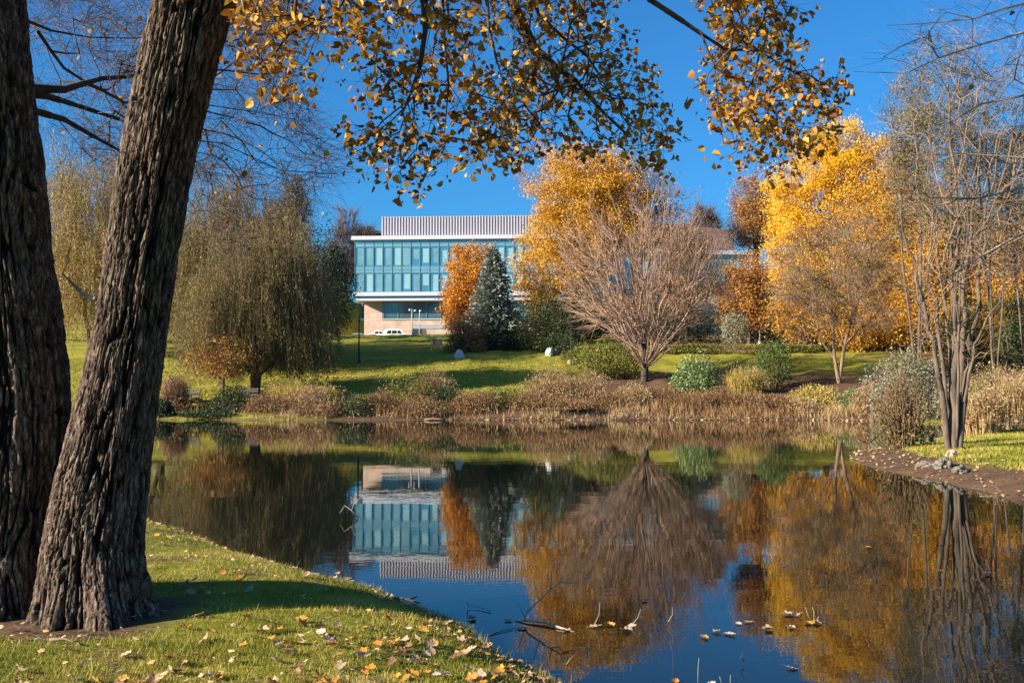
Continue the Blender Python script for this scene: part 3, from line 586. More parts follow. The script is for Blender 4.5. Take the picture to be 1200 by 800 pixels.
shrub('yellow_shrub', 'yellow-green shrub right of the birch trunk', 1152, 42, 70, 440, 'hedge', 3800, .11, stems=120, group=G1)
shrub('yellow_shrub', 'golden low shrub left of the weeping tree foot on the far bank', 952, 59, 74, 451, 'ygrass', 4600, .11, stems=220, spiky=1, group=G1)
shrub('yellow_shrub', 'pale green low shrub right of the weeping tree foot', 998, 58, 44, 455, 'varieg', 1900, .11, stems=90, group=G1)
bank = [(206, 57.5, 34, 441, 'scrub', 'brown bush at the left end of the left bench'), (272, 57, 44, 452, 'darkgreen', 'dark green shrub between the two benches'),
        (190, 56, 30, 468, 'darkgreen', 'low dark shrub beside the big trunk at the left waterline'), (245, 55.6, 60, 484, 'darkgreen', 'low dark shrub under the left bench at the waterline'), 
        (318, 56.3, 58, 464, 'scrub', 'brown brush below the flared drooping tree'), (362, 56.5, 60, 459, 'straw', 'tan brush right of the flared drooping tree'), (372, 55.6, 64, 470, 'scrub', 'dark brown brush at the waterline below the tan brush'),
        (418, 56, 62, 464, 'darkgreen', 'dark evergreen mound at the far waterline'), (447, 56.2, 44, 462, 'scrub', 'brown mound right of the dark evergreen mound'), 
        (478, 58.3, 66, 441, 'hedge', 'tall olive bush mid-bank below the building'), (508, 59.3, 62, 442, 'straw', 'tan feathery bush beside the tall olive bush'), (522, 57.6, 46, 452, 'darkgreen', 'dark leafy bush right of the tan feathery one'),
        (492, 55.9, 70, 468, 'scrub', 'brown brush at the waterline above the pale log'), (556, 56.5, 62, 456, 'scrub', 'reddish brush right of the pale log'), (590, 57.5, 60, 458, 'hedge', 'olive brush left of the tan sunlit brush'),
        (622, 56.6, 56, 460, 'scrub', 'rusty brush beside the olive brush'), (648, 59.2, 66, 438, 'straw', 'tall tan sunlit brush in front of the rocks'), (688, 59.0, 54, 442, 'straw', 'tan sunlit brush left of the large yew'),
        (662, 56.3, 70, 466, 'scrub', 'dark brown brush at the waterline below the rocks'), (712, 57.6, 52, 458, 'scrub', 'brown brush below the large yew'), (742, 57.8, 52, 454, 'straw', 'pinkish tan brush below the bare tree'),
        (778, 58.2, 54, 452, 'scrub', 'rusty brush right below the bare tree trunk'), (812, 57.4, 54, 459, 'scrub', 'brown brush below the pale-edged bush'), (846, 57.8, 56, 456, 'scrub', 'brown brush left below the yellow grass clump'),
        (882, 57.2, 56, 464, 'scrub', 'dark brown brush below the yellow grass clump'), (912, 57.0, 50, 468, 'scrub', 'low brown brush below the dark upright shrub'), (938, 56.6, 40, 470, 'straw', 'low tan brush left of the golden shrub'),
        (1022, 55.5, 46, 458, 'straw', 'tan brush right of the weeping tree on the bank'), (1050, 52.5, 50, 462, 'scrub', 'rusty brush left of the birch trunk')]
for px, D, w, top, mat, lab in bank:
    dark = mat in ('darkgreen', 'hedge')
    top -= float(rng.uniform(0, 7)) + (4 if mat in ('straw', 'hedge') else 0); shrub('bank_shrub', lab, px, D, w * 1.15, top, mat, 3600 if dark else 4200, .11, group=G1, stems=60 if dark else 260, aspect=.6 if dark else .34, spiky=0 if dark else 1)
grass_clump('bright yellow fountain grass clump between the pale-edged bush and dark shrub', 874, 65, 52, 429, 'ygrass', 2600, 'straw', group='grass clumps on the banks')
for px, D, w, top, lab in [(1150, 34, 60, 452, 'tan grass clump just right of the birch trunk'), (1185, 36, 66, 440, 'tall tan grass clump at the right edge'), (1170, 44, 80, 425, 'pinkish tan grass clump furthest back at right'), (1205, 42, 60, 430, 'tan grass clump cut by the right edge, behind the nearer clumps'),
                        (1128, 44, 50, 446, 'tan grass seen between the birch stems'), (340, 61, 60, 446, 'pale golden grass right of the flared drooping tree trunk'), (375, 62, 50, 450, 'pale golden grass further right of the flared drooping tree'), (205, 60, 30, 436, 'pinkish plumed grass at the left bench')]:
    grass_clump(lab, px, D, w, top, 'straw' if px > 1000 or px < 230 else 'ygrass', 1500, 'straw', group='grass clumps on the banks')
shrub('willow_shrub', 'loose olive willow shrub leaning over the water beside the birch', 1058, 27.5, 74, 428, 'olive', 2300, .085, stems=150, aspect=.45, shape=0)

# dry grass and stubble along the far bank: nobody could count it
def blades(name, x, y, h, w, mat, lean=.35, z=None):
    n = len(x); z = ground(x, y) if z is None else z; b = np.stack([x, y, z - .01], 1); a = rng.uniform(0, 2 * pi, n); s = np.stack([np.cos(a), np.sin(a), 0 * a], 1) * (w * .5)[:, None]
    d = rand_unit(n); d[:, 2] = 0; t = b + d * (h * lean)[:, None] + np.array([0, 0, 1.]) * h[:, None]
    V = np.stack([b - s, b + s, t], 1).reshape(-1, 3); me = mesh_np(name, V, [(np.arange(n) * 3)[:, None] + np.arange(3)]); return link(name, me, mat)
n = 60000; x = rng.uniform(-30, 20, n); y = 53.2 + 9.3 * rng.random(n); d = pond_d(x, y); k = (d > .1) & (d < 7.5) & (rng.random(n) < sstep(8, 2, d) * (.15 + .85 * sstep(-.1, .25, fbm(x * .45, y * .45, seed=31)))) & ((x > -13) | (rng.random(n) < .25))
x, y = x[k], y[k]; d = d[k]; h_ = rng.uniform(.12, .7, len(x)) * np.where(d < .8, .6, 1) * (1 + .8 * fbm(x * .7, y * .7, seed=44)); a_ = (fbm(x * .35, y * .6, seed=45) + rng.normal(size=len(x)) * .15) > .2
tag(blades('dry_bank_grass', x[a_], y[a_], h_[a_], rng.uniform(.02, .05, a_.sum()), M['straw']), 'dry tan grass along the far waterline', kind='stuff')
tag(blades('brown_bank_weeds', x[~a_], y[~a_], h_[~a_], rng.uniform(.02, .05, (~a_).sum()), M['scrub']), 'brown weeds along the far waterline', kind='stuff')
n = 26000; x = rng.uniform(13, 40, n); y = rng.uniform(31, 60, n); d = pond_d(x, y); k = (d > .5) & (x / y > .36) & (rng.random(n) < .25 + .75 * sstep(-.2, .3, fbm(x * .5, y * .5, seed=33))) & (y > 35)
x, y = x[k], y[k]; tag(blades('dry_meadow_grass', x, y, rng.uniform(.4, 1.1, len(x)), rng.uniform(.02, .05, len(x)), M['straw']), 'dry meadow grass right of the birch', kind='stuff')

# ------------------------------------------------------------------ the glass and brick building
def glass_mat(name, c, rough=.08, ior=1.9, var=.15):
    m = plain(name, c, rough, 0, var, .35, .6); m.node_tree.nodes['Principled BSDF'].inputs['IOR'].default_value = ior; return m
M.update(glass=glass_mat('sky_tinted_curtain_glass', (.045, .17, .25)), blind=glass_mat('pale_blinds_behind_glass', (.22, .39, .42), .25, 1.5, .08),  # blue of the reflected sky is put into the curtain glass colour
         blind2=glass_mat('darker_blinds_behind_glass', (.13, .27, .31), .2, 1.6, .2), spandrel=glass_mat('grey_blue_spandrel_glass', (.12, .27, .33), .15), ribbon=glass_mat('dark_ribbon_glass', (.05, .10, .13), .05, 1.8, .4),  # blind2: a darker blind tone, dealt out at random
         alu=plain('pale_metal_trim', (.50, .48, .50), .45, 0, .04), mull=plain('blue_grey_mullions', (.12, .22, .28), .4, 0, .05), louvre=plain('mauve_grey_metal_siding', (.36, .32, .35), .5, 0, .05),
         louvre2=plain('pale_grey_metal_ribs', (.50, .46, .49), .5, 0, .05), concrete=plain('light_concrete', (.5, .46, .42), .9, 0, .12), carglass=plain('dark_car_glass', (.02, .025, .03), .12, 0, .1, spec=.5), black=plain('black_metal', (.02, .02, .022), .4, 0, .1),  # louvre2: ribs in a paler grey than the siding
         grey=plain('weathered_grey_metal', (.30, .30, .30), .5, 0, .12), wood_grey=plain('weathered_bench_wood', (.05, .035, .028), .8, 0, .3, 20), lamp=plain('white_lamp_glass', (.75, .73, .7), .3, 0, .05))
def brick_mat():
    m, n, l = new_mat('tan_brick'); p = n['Principled BSDF']; p.inputs['Roughness'].default_value = .9
    tc = n.new('ShaderNodeTexCoord'); mp = n.new('ShaderNodeMapping'); mp.inputs['Rotation'].default_value = (radians(90), 0, 0); b = n.new('ShaderNodeTexBrick')
    b.inputs['Scale'].default_value = 1.0; b.inputs['Brick Width'].default_value = .6; b.inputs['Row Height'].default_value = .2; b.inputs['Mortar Size'].default_value = .014
    b.inputs['Color1'].default_value = (.56, .38, .29, 1); b.inputs['Color2'].default_value = (.45, .30, .235, 1); b.inputs['Mortar'].default_value = (.45, .36, .28, 1)
    l.new(tc.outputs['Object'], mp.inputs[0]); l.new(mp.outputs[0], b.inputs['Vector'])
    z = n.new('ShaderNodeTexNoise'); z.inputs['Scale'].default_value = .8; z.inputs['Detail'].default_value = 6; l.new(tc.outputs['Object'], z.inputs['Vector'])
    r = ramp(n, [(.75, .75, .75, .3), (1.2, 1.15, 1.1, .7)]); l.new(z.outputs[0], r.inputs[0])
    mx = n.new('ShaderNodeMix'); mx.data_type = 'RGBA'; mx.blend_type = 'MULTIPLY'; mx.inputs[0].default_value = 1; l.new(b.outputs[0], mx.inputs[6]); l.new(r.outputs[0], mx.inputs[7])
    l.new(mx.outputs[2], p.inputs['Base Color']); return m
M['brick'] = brick_mat()
BD = 158.0; bx0 = X(415, BD)
z_ledge0, z_ledge1, z_g1, z_corn = Z(352.5, BD), Z(342.5, BD), Z(281.5, BD), Z(277.8, BD)
bld = thing('campus_building', 'long glass and tan brick building with a ribbed metal rooftop storey behind the trees', 'building', (bx0, BD, 0), -radians(3.5))
def part(mb, name, mat, parent=bld, **k): return mb.build(name, M[mat], parent, **k)
NB = 22; bw = 1.49; Lf = NB * bw; dep = 30
fl = (z_g1 - z_ledge1) / 2
w_ = MB(); w_.box(0, Lf, .12, dep, z_ledge1, z_g1); part(w_, 'glass_wall', 'glass')
for fz in (0, 1):
    zb = z_ledge1 + fl * fz
    for i in range(NB):
        lo, hi = zb + .15, zb + fl * .70
        o = .46 if i < 12 else .5; wd = .92 if i < 8 else .78
        x0 = i * bw + bw - wd - .08; x1 = i * bw + bw - .10
        if i >= 4 + 2 * fz and rng.random() < .5: lo += rng.choice([.35, .9])
        if fz == 1 and i == 5: x0 = i * bw + .1; hi -= .0; 
        b_ = MB(); b_.box(x0, x1, .095, .118, lo, hi - (.0 if i < 6 else rng.uniform(0, .5))); part(b_, 'window_blind', 'blind' if rng.random() < .6 else 'blind2')
    for nm, a, b, mt in (('spandrel', .745, .86, 'spandrel'), ('spandrel', .875, .985, 'spandrel')):
        b_ = MB(); b_.box(.02, Lf - .02, .07, .117, zb + fl * a, zb + fl * b); part(b_, nm, mt)
for i in range(NB + 1):
    b_ = MB(); b_.box(i * bw - .045, i * bw + .045, .0, .125, z_ledge1 + .003, z_g1 - .003); part(b_, 'mullion', 'mull')
b_ = MB()
for h in (z_ledge1 + fl * .72, z_ledge1 + fl * .99, z_ledge1 + fl * 1.72, z_ledge1 + fl * 1.866, z_ledge1 + fl * .866): b_.box(.0, Lf, .03, .093, h - .04, h + .04)
part(b_, 'transom', 'mull')
b_ = MB(); b_.box(-.5, Lf + .3, -.45, dep + .3, z_g1, z_corn + .1); part(b_, 'cornice', 'alu')
b_ = MB(); b_.box(-.35, Lf + .3, -.35, 6, z_ledge1 - .62, z_ledge1); part(b_, 'ledge', 'alu')
b_ = MB(); b_.box(.1, Lf + .1, .0, 6, z_ledge0 + .32, z_ledge1 - .625); part(b_, 'ledge_recess', 'mull')
b_ = MB(); b_.box(.3, Lf + .3, -.2, 6, z_ledge0, z_ledge0 + .317); part(b_, 'lower_ledge', 'alu')
# brick base: a projecting block on the left, the ribbon window set back beside it
zr = 7.0; zw0 = Z(373, BD)
b_ = MB(); b_.box(1.1, 4.1, 2.2, dep, zr, z_ledge0 - .003); part(b_, 'brick_block', 'brick')
b_ = MB(); b_.box(4.103, Lf, 1.3, dep, zr, zw0 - .15); part(b_, 'brick_wall', 'brick')
b_ = MB(); b_.box(4.103, Lf, 1.15, 1.7, zw0 - .147, zw0); part(b_, 'sill', 'concrete')
b_ = MB(); b_.box(4.103, Lf, 1.9, dep, zw0 + .003, z_ledge0 - .003); part(b_, 'ribbon_window', 'ribbon')
for i in range(13):
    b_ = MB(); x0 = 4.3 + i * 2.3; b_.box(x0, x0 + .1, 1.8, 1.897, zw0 + .003, z_ledge0 - .006); part(b_, 'mullion', 'mull')
b_ = MB(); b_.box(9.2, 14.3, 1.22, 1.297, Z(385, BD), Z(380, BD)); part(b_, 'garage_vent', 'grey')
b_ = MB(); b_.box(20.5, 23.5, 1.22, 1.297, Z(385, BD), Z(379, BD)); part(b_, 'low_window', 'ribbon')
# rooftop storey
px0 = X(447, 160) - bx0; zt = Z(255.6, 160); zb = z_corn + .1
b_ = MB(); b_.box(px0, Lf - .5, 1.2, dep - 2, zb, zt); part(b_, 'rooftop_storey', 'louvre')
b_ = MB(); xs = np.arange(px0 + .02, Lf - .7, .46)
for i, x0 in enumerate(xs): b_.box(x0, x0 + .17, 1.05, 1.197, zb + .003, zt + .02)
part(b_, 'metal_ribs', 'louvre2')
# right wing, set back
WD = 172.0
wing = thing('right_wing', None, None, (Lf + .6, WD - BD, 0), radians(12)); wing.parent = bld
def wpart(mb, name, mat): return mb.build(name, M[mat], wing)
wz0, wz1 = Z(345, 176), Z(300, 176)
b_ = MB(); b_.box(0, 33, 0, 24, 6, wz0); wpart(b_, 'brick_wall', 'brick')
b_ = MB(); b_.box(.1, 32.9, .15, 23.8, wz0 + .003, wz1); wpart(b_, 'glass_wall', 'spandrel')
b_ = MB(); b_.box(-.4, 33.6, -.4, 24, wz1 + .003, wz1 + .75); wpart(b_, 'cornice', 'alu')
for i in range(22):
    for lo, hi in ((wz0 + .5, wz0 + 2.6), (wz0 + 3.9, wz1 - .8)): b_ = MB(); b_.box(i * 1.5 + .6, i * 1.5 + 1.5, .11, .147, lo, hi - rng.choice([0, 0, .7])); wpart(b_, 'window_blind', 'blind2' if rng.random() < .5 else 'blind')
M['brownmetal'] = plain('brown_roof_cladding', (.20, .12, .10), .6, 0, .08)
b_ = MB(); b_.prism([(1, wz1 + .753), (31, wz1 + .753), (31, Z(271, 178)), (16, Z(264, 178)), (1, Z(258, 178))], 2, 20); wpart(b_, 'rooftop_storey', 'brownmetal')
# parking strip
rd = MB(); X_, Y_ = np.meshgrid(np.linspace(-60, 40, 60), np.linspace(139, 155, 14)); Z_ = ground(X_, Y_) + .02; i_ = np.arange(60 * 14).reshape(14, 60)
rd.add(np.stack([X_, Y_, Z_], -1).reshape(-1, 3), [np.stack([i_[:-1, :-1], i_[:-1, 1:], i_[1:, 1:], i_[1:, :-1]], -1).reshape(-1, 4)])
tag(rd.build('parking_road', plain('asphalt', (.055, .055, .058), .9, 0, .2, 3)), kind='structure')
# the footpath behind the lawn in front of the bushes
# ------------------------------------------------------------------ cars
def car(name, label, cat, px, D, L_, H_, paint, kind, rz=0, group='parked vehicles behind the lawn'):
    x = X(px, D); z = gz(x, D) + .03; r = thing(name, label, cat, (x, D, z), rz, group); h = L_ / 2; w = .9
    if kind == 'suv': body = [(-h, .35), (-h, 1.0), (-h + .1, 1.08), (h - 1.15, 1.02), (h - .1, .85), (h, .7), (h, .35)]; cab = [(-h + .12, 1.08), (-h + .35, H_ - .06), (-h + .7, H_), (h - 2.3, H_), (h - 1.9, H_ - .08), (h - 1.15, 1.02)]
    else: body = [(-h, .35), (-h, .8), (-h + .15, .9), (h - 1.2, .88), (h - .15, .72), (h, .6), (h, .3)]; cab = [(-h + .55, .9), (-h + 1.15, H_ - .05), (-h + 1.5, H_), (h - 2.35, H_), (h - 1.95, H_ - .1), (h - 1.1, .885)]
    m = MB(); m.prism(body, -w, w); m.build('body', paint, r, bevel=.05)
    m = MB(); m.prism(cab, -w + .12, w - .12); c_ = m.build('cabin', paint, r, bevel=.05)
    zc0 = body[2][1] + .06; zc1 = H_ - .14; x0 = cab[0][0] + .38; x1 = cab[-1][0] - .42; n_ = 3 if kind == 'suv' else 2
    for sy in (-1, 1):
        for i in range(n_):
            a = x0 + (x1 - x0) * i / n_ + .05; b = x0 + (x1 - x0) * (i + 1) / n_ - .05; m = MB()
            sl0 = .22 if i == 0 else 0; sl1 = .35 if i == n_ - 1 else 0
            m.prism([(a, zc0), (b + .0, zc0), (b - sl1, zc1), (a + sl0, zc1)], sy * (w - .12) - .012, sy * (w - .12) + .012); m.build('window', M['carglass'], c_)
        for xx in (-h + .85, h - .9):
            m = MB(); a_ = np.linspace(0, 2 * pi, 20, endpoint=False); m.prism([(xx + .34 * cos(t), .34 + .34 * sin(t)) for t in a_], sy * (w - .12) - .12, sy * (w - .12) + .13); wh = m.build('wheel', M['black'], r, bevel=.02)
            m = MB(); m.prism([(xx + .2 * cos(t), .34 + .2 * sin(t)) for t in a_], sy * (w + .015) - .01, sy * (w + .015) + .01); m.build('rim', M['grey'], wh)
    for sy in (-.65, .65):
        m = MB(); m.box(h - .06, h + .02, sy - .16, sy + .16, .55, .68); m.build('headlight', M['lamp'], r)
    m = MB(); m.box(-h - .03, -h + .05, -.6, .6, .42, .56); m.build('bumper', M['grey'], r)
white = plain('white_car_paint', (.8, .8, .8), .25, 0, .02); dk = plain('dark_car_paint', (.03, .032, .036), .2, 0, .05); sv = plain('silver_green_car_paint', (.30, .36, .34), .3, .2, .04)
car('parked_suv', 'white sport utility vehicle parked below the brick wall', 'car', 467, 146, 4.5, 1.75, white, 'suv')
car('parked_car', 'low white sedan parked left of the white utility vehicle', 'car', 447, 143.5, 3.9, 1.42, white, 'sedan')
car('parked_suv', 'dark sport utility vehicle parked right of the lamp posts', 'car', 493, 146, 4.0, 1.8, dk, 'suv', radians(82))
car('parked_car', 'grey-green sedan parked behind the black lamp post', 'car', 424, 145, 4.3, 1.32, sv, 'sedan')
car('parked_car', 'pale green sedan parked at the foot of the slope, leftmost of the vehicles', 'car', 375, 142, 4.3, 1.32, sv, 'sedan')

# ------------------------------------------------------------------ lamp posts, signs, rocks, benches
def lamp_post(label, px, D, top, base_z, pole_mat, heads, r=.06, group=None):
    x = X(px, D); z = gz(x, D) if base_z is None else base_z; H = Z(top, D) - z; t = thing('lamp_post', label, 'lamp post', (x, D, z), group=group)
    m = MB(); m.tube([(0, 0, -.2), (0, 0, H * .5), (0, 0, H)], [r * 1.3, r, r * .8], 8); m.build('pole', M[pole_mat], t, True)
    m = MB(); m.lathe([(0, 0), (r * 2.6, 0), (r * 2.6, .25), (r * 1.3, .4), (0, .4)], 12); m.build('base', M[pole_mat], t)
    for dx, dz in heads:
        m = MB(); m.tube([(0, 0, H + dz - .25), (dx * .6, 0, H + dz - .05), (dx, 0, H + dz)], .03, 6); m.build('arm', M[pole_mat], t)
        m = MB(); m.lathe([(.01, H + dz - .16), (.13, H + dz - .13), (.16, H + dz), (.12, H + dz + .07), (.01, H + dz + .1)], 12, (dx, 0)); m.build('lamp_head', M['lamp'], t, True)
lamp_post('black lamp post with a small side lamp on the shaded lawn left of the building', 420.5, 76, 369, None, 'black', [(.22, -.35)], .055)
lamp_post('grey lamp post with two white heads above the white utility vehicle', 482.5, 141, 362, None, 'grey', [(.45, -.2), (-.3, -.1)], .08, 'lamp posts by the parked vehicles')
lamp_post('grey lamp post with one white head above the dark utility vehicle', 491.5, 143, 364, None, 'grey', [(.1, 0)], .08, 'lamp posts by the parked vehicles')
lamp_post('white lamp post standing among the dark trees under the orange tree', 891, 96, 372, None, 'lamp', [(0, 0)], .085)
x = X(505.5, 88); z = gz(x, 88); t = thing('marker_post', 'short yellow marker post with a pale cap on the shaded lawn', 'post', (x, 88, z)); m = MB(); m.box(-.05, .05, -.05, .05, -.2, 1.2); m.build('post', plain('faded_yellow_paint', (.5, .36, .08), .7), t); m = MB(); m.box(-.12, .12, -.06, .06, 1.203, 1.38); m.build('cap', M['lamp'], t)
x = X(512.5, 90); z = gz(x, 90); t = thing('garden_sign', 'low plaque sign on two legs right of the yellow marker post', 'sign', (x, 90, z)); m = MB(); m.box(-.42, .42, -.05, .05, .25, .75); m.build('panel', plain('muted_rose_panel', (.25, .15, .15), .6), t, bevel=.015)
for sx in (-.3, .3):
    m = MB(); m.box(sx - .04, sx + .04, -.045, .045, -.2, .247); m.build('leg', M['grey'], t)
x = X(669, 72); t = thing('stake', 'thin pale wooden stake in the tan brush below the rocks', 'stake', (X(670, 60), 60, gz(X(670, 60), 60))); m = MB(); m.box(-.04, .04, -.04, .04, -.1, 1.35); m.build('stake_shaft', M['bark_pale'], t)
t = thing('sapling', 'thin dark young tree stem left of the large rounded yew', 'sapling', (X(669, 76), 76, gz(X(669, 76), 76))); m = MB(); m.tube([(0, 0, -.1), (.03, 0, 1), (0, 0, 2.2), (.05, 0, 3.4)], [.05, .04, .03, .01], 6); m.build('stem', M['bark_dark'], t)
A_, B_, ra, rb, _ = twigs(rng.uniform(0, 1, (26, 1)) * np.array([[0, 0, 1.6]]) + np.array([[0, 0, 1.5]]), rand_unit(26) + [0, 0, .6], .7, .012, 2); V, Fc = frustums(A_, B_, ra, rb, 3); link('twigs', mesh_np('twigs', V, [Fc]), M['bark_dark'], t)

def icos(n=3):
    import bmesh
    bm = bmesh.new(); bmesh.ops.create_icosphere(bm, subdivisions=n, radius=1); V = np.array([v.co[:] for v in bm.verts]); Fa = np.array([[v.index for v in f.verts] for f in bm.faces]); bm.free(); return V, Fa
def rock(label, x, y, sx, sy, sz, mat, seed, z=None, name='rock', group=None):
    V, Fa = icos(4); d = 1 + .55 * fbm(V[:, 0] * 1.6 + seed, V[:, 1] * 1.6, V[:, 2] * 1.6, seed=seed, o=4) * 1.3 - .25 * np.abs(fbm(V[:, 0] * 2.5, V[:, 1] * 2.5, V[:, 2] * 2.5 + seed, seed=seed + 2, o=3)); pk = np.maximum(0, 1 - np.hypot(V[:, 0] - .2, V[:, 1])) * .5; V = V * d[:, None]; V[:, 2] = np.where(V[:, 2] > 0, V[:, 2] * (.65 + pk), V[:, 2]); V = V * np.array([sx, sy, sz]); V[:, 2] += sz * .2
    o = link(name, mesh_np(name, V, [Fa]), mat); o.location = (x, y, (gz(x, y) if z is None else z)); o.rotation_euler.z = rng.uniform(0, 6); return tag(o, label, 'rock', group)
rk_w = plain('pale_rock', (.52, .49, .45), .9, 0, .18, 5, .2, .3); rk_g = plain('grey_rock', (.17, .14, .11), .9, 0, .3, 6, .2, .4); rk_t = plain('tan_rock', (.42, .30, .22), .9, 0, .2, 5, .2, .3)
rock('white boulder on the lawn right of the low plaque sign', X(538, 79), 79, .36, .3, .46, rk_w, 3)
rock('white pointed boulder on the lawn left of the yew mound', X(644, 79.5), 79.5, .36, .3, .62, rk_w, 5)
rock('grey boulder touching the white pointed one', X(650.5, 79.8), 79.8, .26, .3, .42, rk_g, 11)
rock('small tan boulder at the foot of the yew mound', X(668, 77), 77, .3, .25, .28, rk_t, 8)
rs = [(1103, 543, .30, .17, 'largest grey rock on the muddy point'), (1125, 548, .26, .12, 'flat grey rock right of the largest one on the muddy point'), (1112, 536, .24, .14, 'tan rock at the foot of the birch'), (1082, 541, .22, .1, 'small rock left of the largest one on the muddy point'), (1160, 566, .25, .08, 'small rock on the muddy shore toward the right edge')]
for i, (px, py, r_, h_, lab) in enumerate(rs):
    D = (CAMZ - .22) * F / (py - 450); rock(lab, X(px, D), D, r_, r_ * .6, h_, rk_g if i != 2 else rk_t, 20 + i, group='rocks on the muddy point')
def bench(label, px, D, w, rz):
    x = X(px, D); t = thing('park_bench', label, 'bench', (x, D, gz(x, D)), rz, 'benches on the left bank')
    for i in range(4): m = MB(); m.box(-w / 2, w / 2, -.25 + i * .13, -.15 + i * .13, .43, .465); m.build('seat_slat', M['wood_grey'], t)
    for i in range(4): m = MB(); m.box(-w / 2, w / 2, .29 + i * .03, .325 + i * .03, .52 + i * .115, .60 + i * .115); m.build('back_slat', M['wood_grey'], t)
    for sx in (-w / 2 + .1, w / 2 - .1):
        m = MB(); m.tube([(sx, -.24, 0), (sx, -.24, .64)], .03, 6); m.tube([(sx, .3, 0), (sx, .3, .45), (sx, .44, 1.0)], .03, 6); m.tube([(sx, -.24, .40), (sx, .3, .40)], .025, 6); m.tube([(sx, -.27, .65), (sx, .34, .67)], .03, 6); m.build('frame', M['black'], t)
bench('dark slatted bench at left facing the pond, seen from the side of the big trunk', 219, 59.2, 1.75, radians(-35))
bench('second dark bench partly behind the dark green shrub, next to the flared trunk', 287, 60.5, 1.5, radians(-28))
m = MB(); m.tube([(-.55, 0, 0), (-.2, .02, .03), (.25, 0, .02), (.6, .03, 0)], [.04, .06, .055, .035], 8); o = m.build('pale_log', M['bark_tan'], None, True, (X(509, 53.6), 53.75, .05)); tag(o, 'short pale log lying at the far waterline', 'log')

# ------------------------------------------------------------------ many-stemmed birch on the muddy point
Db = 25.7; xb = X(1117, Db); zb_ = gz(xb, Db)
def stem_px(L_, dy):
    L_ = np.array(L_, float); n_ = len(L_) * 3 - 2; t_ = np.linspace(0, len(L_) - 1, n_); a_ = np.interp(t_, range(len(L_)), L_[:, 0]); b_ = np.interp(t_, range(len(L_)), L_[:, 1])
    j_ = rng.normal(size=(n_, 3)) * .055 * np.minimum(1, t_ / 1.5)[:, None]; j_[0] = 0
    return list(P(a_, b_, Db + dy * (528 - b_) / 528) - np.array([xb, Db, zb_ - .08]) + j_)
sts = [stem_px([(1112, 529), (1104, 480), (1095, 420), (1085, 370), (1072, 310), (1058, 250), (1048, 190)], -1.2), stem_px([(1115, 529), (1109, 470), (1102, 400), (1093, 330), (1091, 250), (1088, 150)], .9),
       stem_px([(1118, 530), (1117, 450), (1118, 380), (1121, 300), (1118, 200), (1111, 110)], -.4), stem_px([(1121, 529), (1127, 450), (1130, 370), (1134, 300), (1146, 220), (1152, 120)], 1.5),
       stem_px([(1124, 528), (1134, 440), (1142, 380), (1146, 310), (1160, 240), (1178, 150)], -.8), stem_px([(1130, 470), (1141, 420), (1153, 385), (1172, 350), (1190, 325)], -1.5), stem_px([(1116, 529), (1113, 440), (1108, 350), (1111, 270), (1103, 210)], 1.8), stem_px([(1119, 529), (1124, 440), (1124, 350), (1131, 270), (1130, 200)], -1.9), stem_px([(1087, 380), (1070, 345), (1050, 320), (1035, 285)], .4)]
def px_pts(poly, n, D0, D1, extra=0):
    """points spread through a real volume: inside an outline seen from the lawn, between two distances"""
    poly = np.array(poly, float); out = []
    lo, hi = poly.min(0), poly.max(0)
    while sum(map(len, out)) < n:
        q_ = rng.uniform(lo, hi, (n * 3, 2)); ins = np.zeros(len(q_), bool)
        for i in range(len(poly)):
            a, b = poly[i - 1], poly[i]; c = (a[1] > q_[:, 1]) != (b[1] > q_[:, 1])
            with np.errstate(divide='ignore', invalid='ignore'): ins ^= c & (q_[:, 0] < (b[0] - a[0]) * (q_[:, 1] - a[1]) / (b[1] - a[1]) + a[0])
        out.append(q_[ins])
    q_ = np.concatenate(out)[:n]; return P(q_[:, 0], q_[:, 1], rng.uniform(D0, D1, n))
broot = thing('birch_tree', 'many-stemmed leafless tree on the muddy point at right, pale grey bark', 'tree', (xb, Db, zb_ - .08))
ap = np.concatenate([px_pts([(1060, 230), (1190, 200), (1185, 400), (1140, 430), (1075, 400)], 110, Db - 1.5, Db + 1.5), px_pts([(1010, 180), (1060, 60), (1130, 20), (1210, 40), (1230, 250), (1180, 340), (1120, 330), (1075, 300), (1050, 220)], 240, Db - 2.2, Db + 2.2)]) - np.array([xb, Db, zb_ - .08])
g = grow(sts, ap, w=.45, tip_r=.006, base_r=.105, stem_min=.02); st = g['ST']
cur = 0; hl = len(g['EA']) // 2
for s_, rb_ in zip(sts, (.085, .07, .105, .095, .085, .045, .05, .045, .03)):
    m_ = len(s_) - 1; v_ = rb_ * (1 - .86 * np.arange(m_ + 1) / m_); mid_ = (v_[1:] + v_[:-1]) / 2
    g['RA'][cur:cur + m_] = v_[:-1]; g['RB'][cur:cur + m_] = mid_; g['RA'][hl + cur:hl + cur + m_] = mid_; g['RB'][hl + cur:hl + cur + m_] = v_[1:]; cur += m_
g['RA'][~st] = np.minimum(g['RA'][~st], .016); g['RB'][~st] = np.minimum(g['RB'][~st], .014)
cur = 0
for s_ in sts:      # each stem a part of its own
    ne = len(s_) - 1; half = st.sum() // 2; e0 = cur; idx_ = list(range(e0, e0 + ne)) + list(range(len(g['EA']) // 2 + e0, len(g['EA']) // 2 + e0 + ne)); cur += ne
    V, Fc = frustums(g['EA'][idx_], g['EB'][idx_], g['RA'][idx_], g['RB'][idx_], 12); link('stem', mesh_np('stem', V, [Fc], True), M['bark'], broot)
V, Fc = frustums(g['EA'][~st], g['EB'][~st], g['RA'][~st], g['RB'][~st], 5); link('branch_crown', mesh_np('branch_crown', V, [Fc], True), M['bark_tan'], broot)
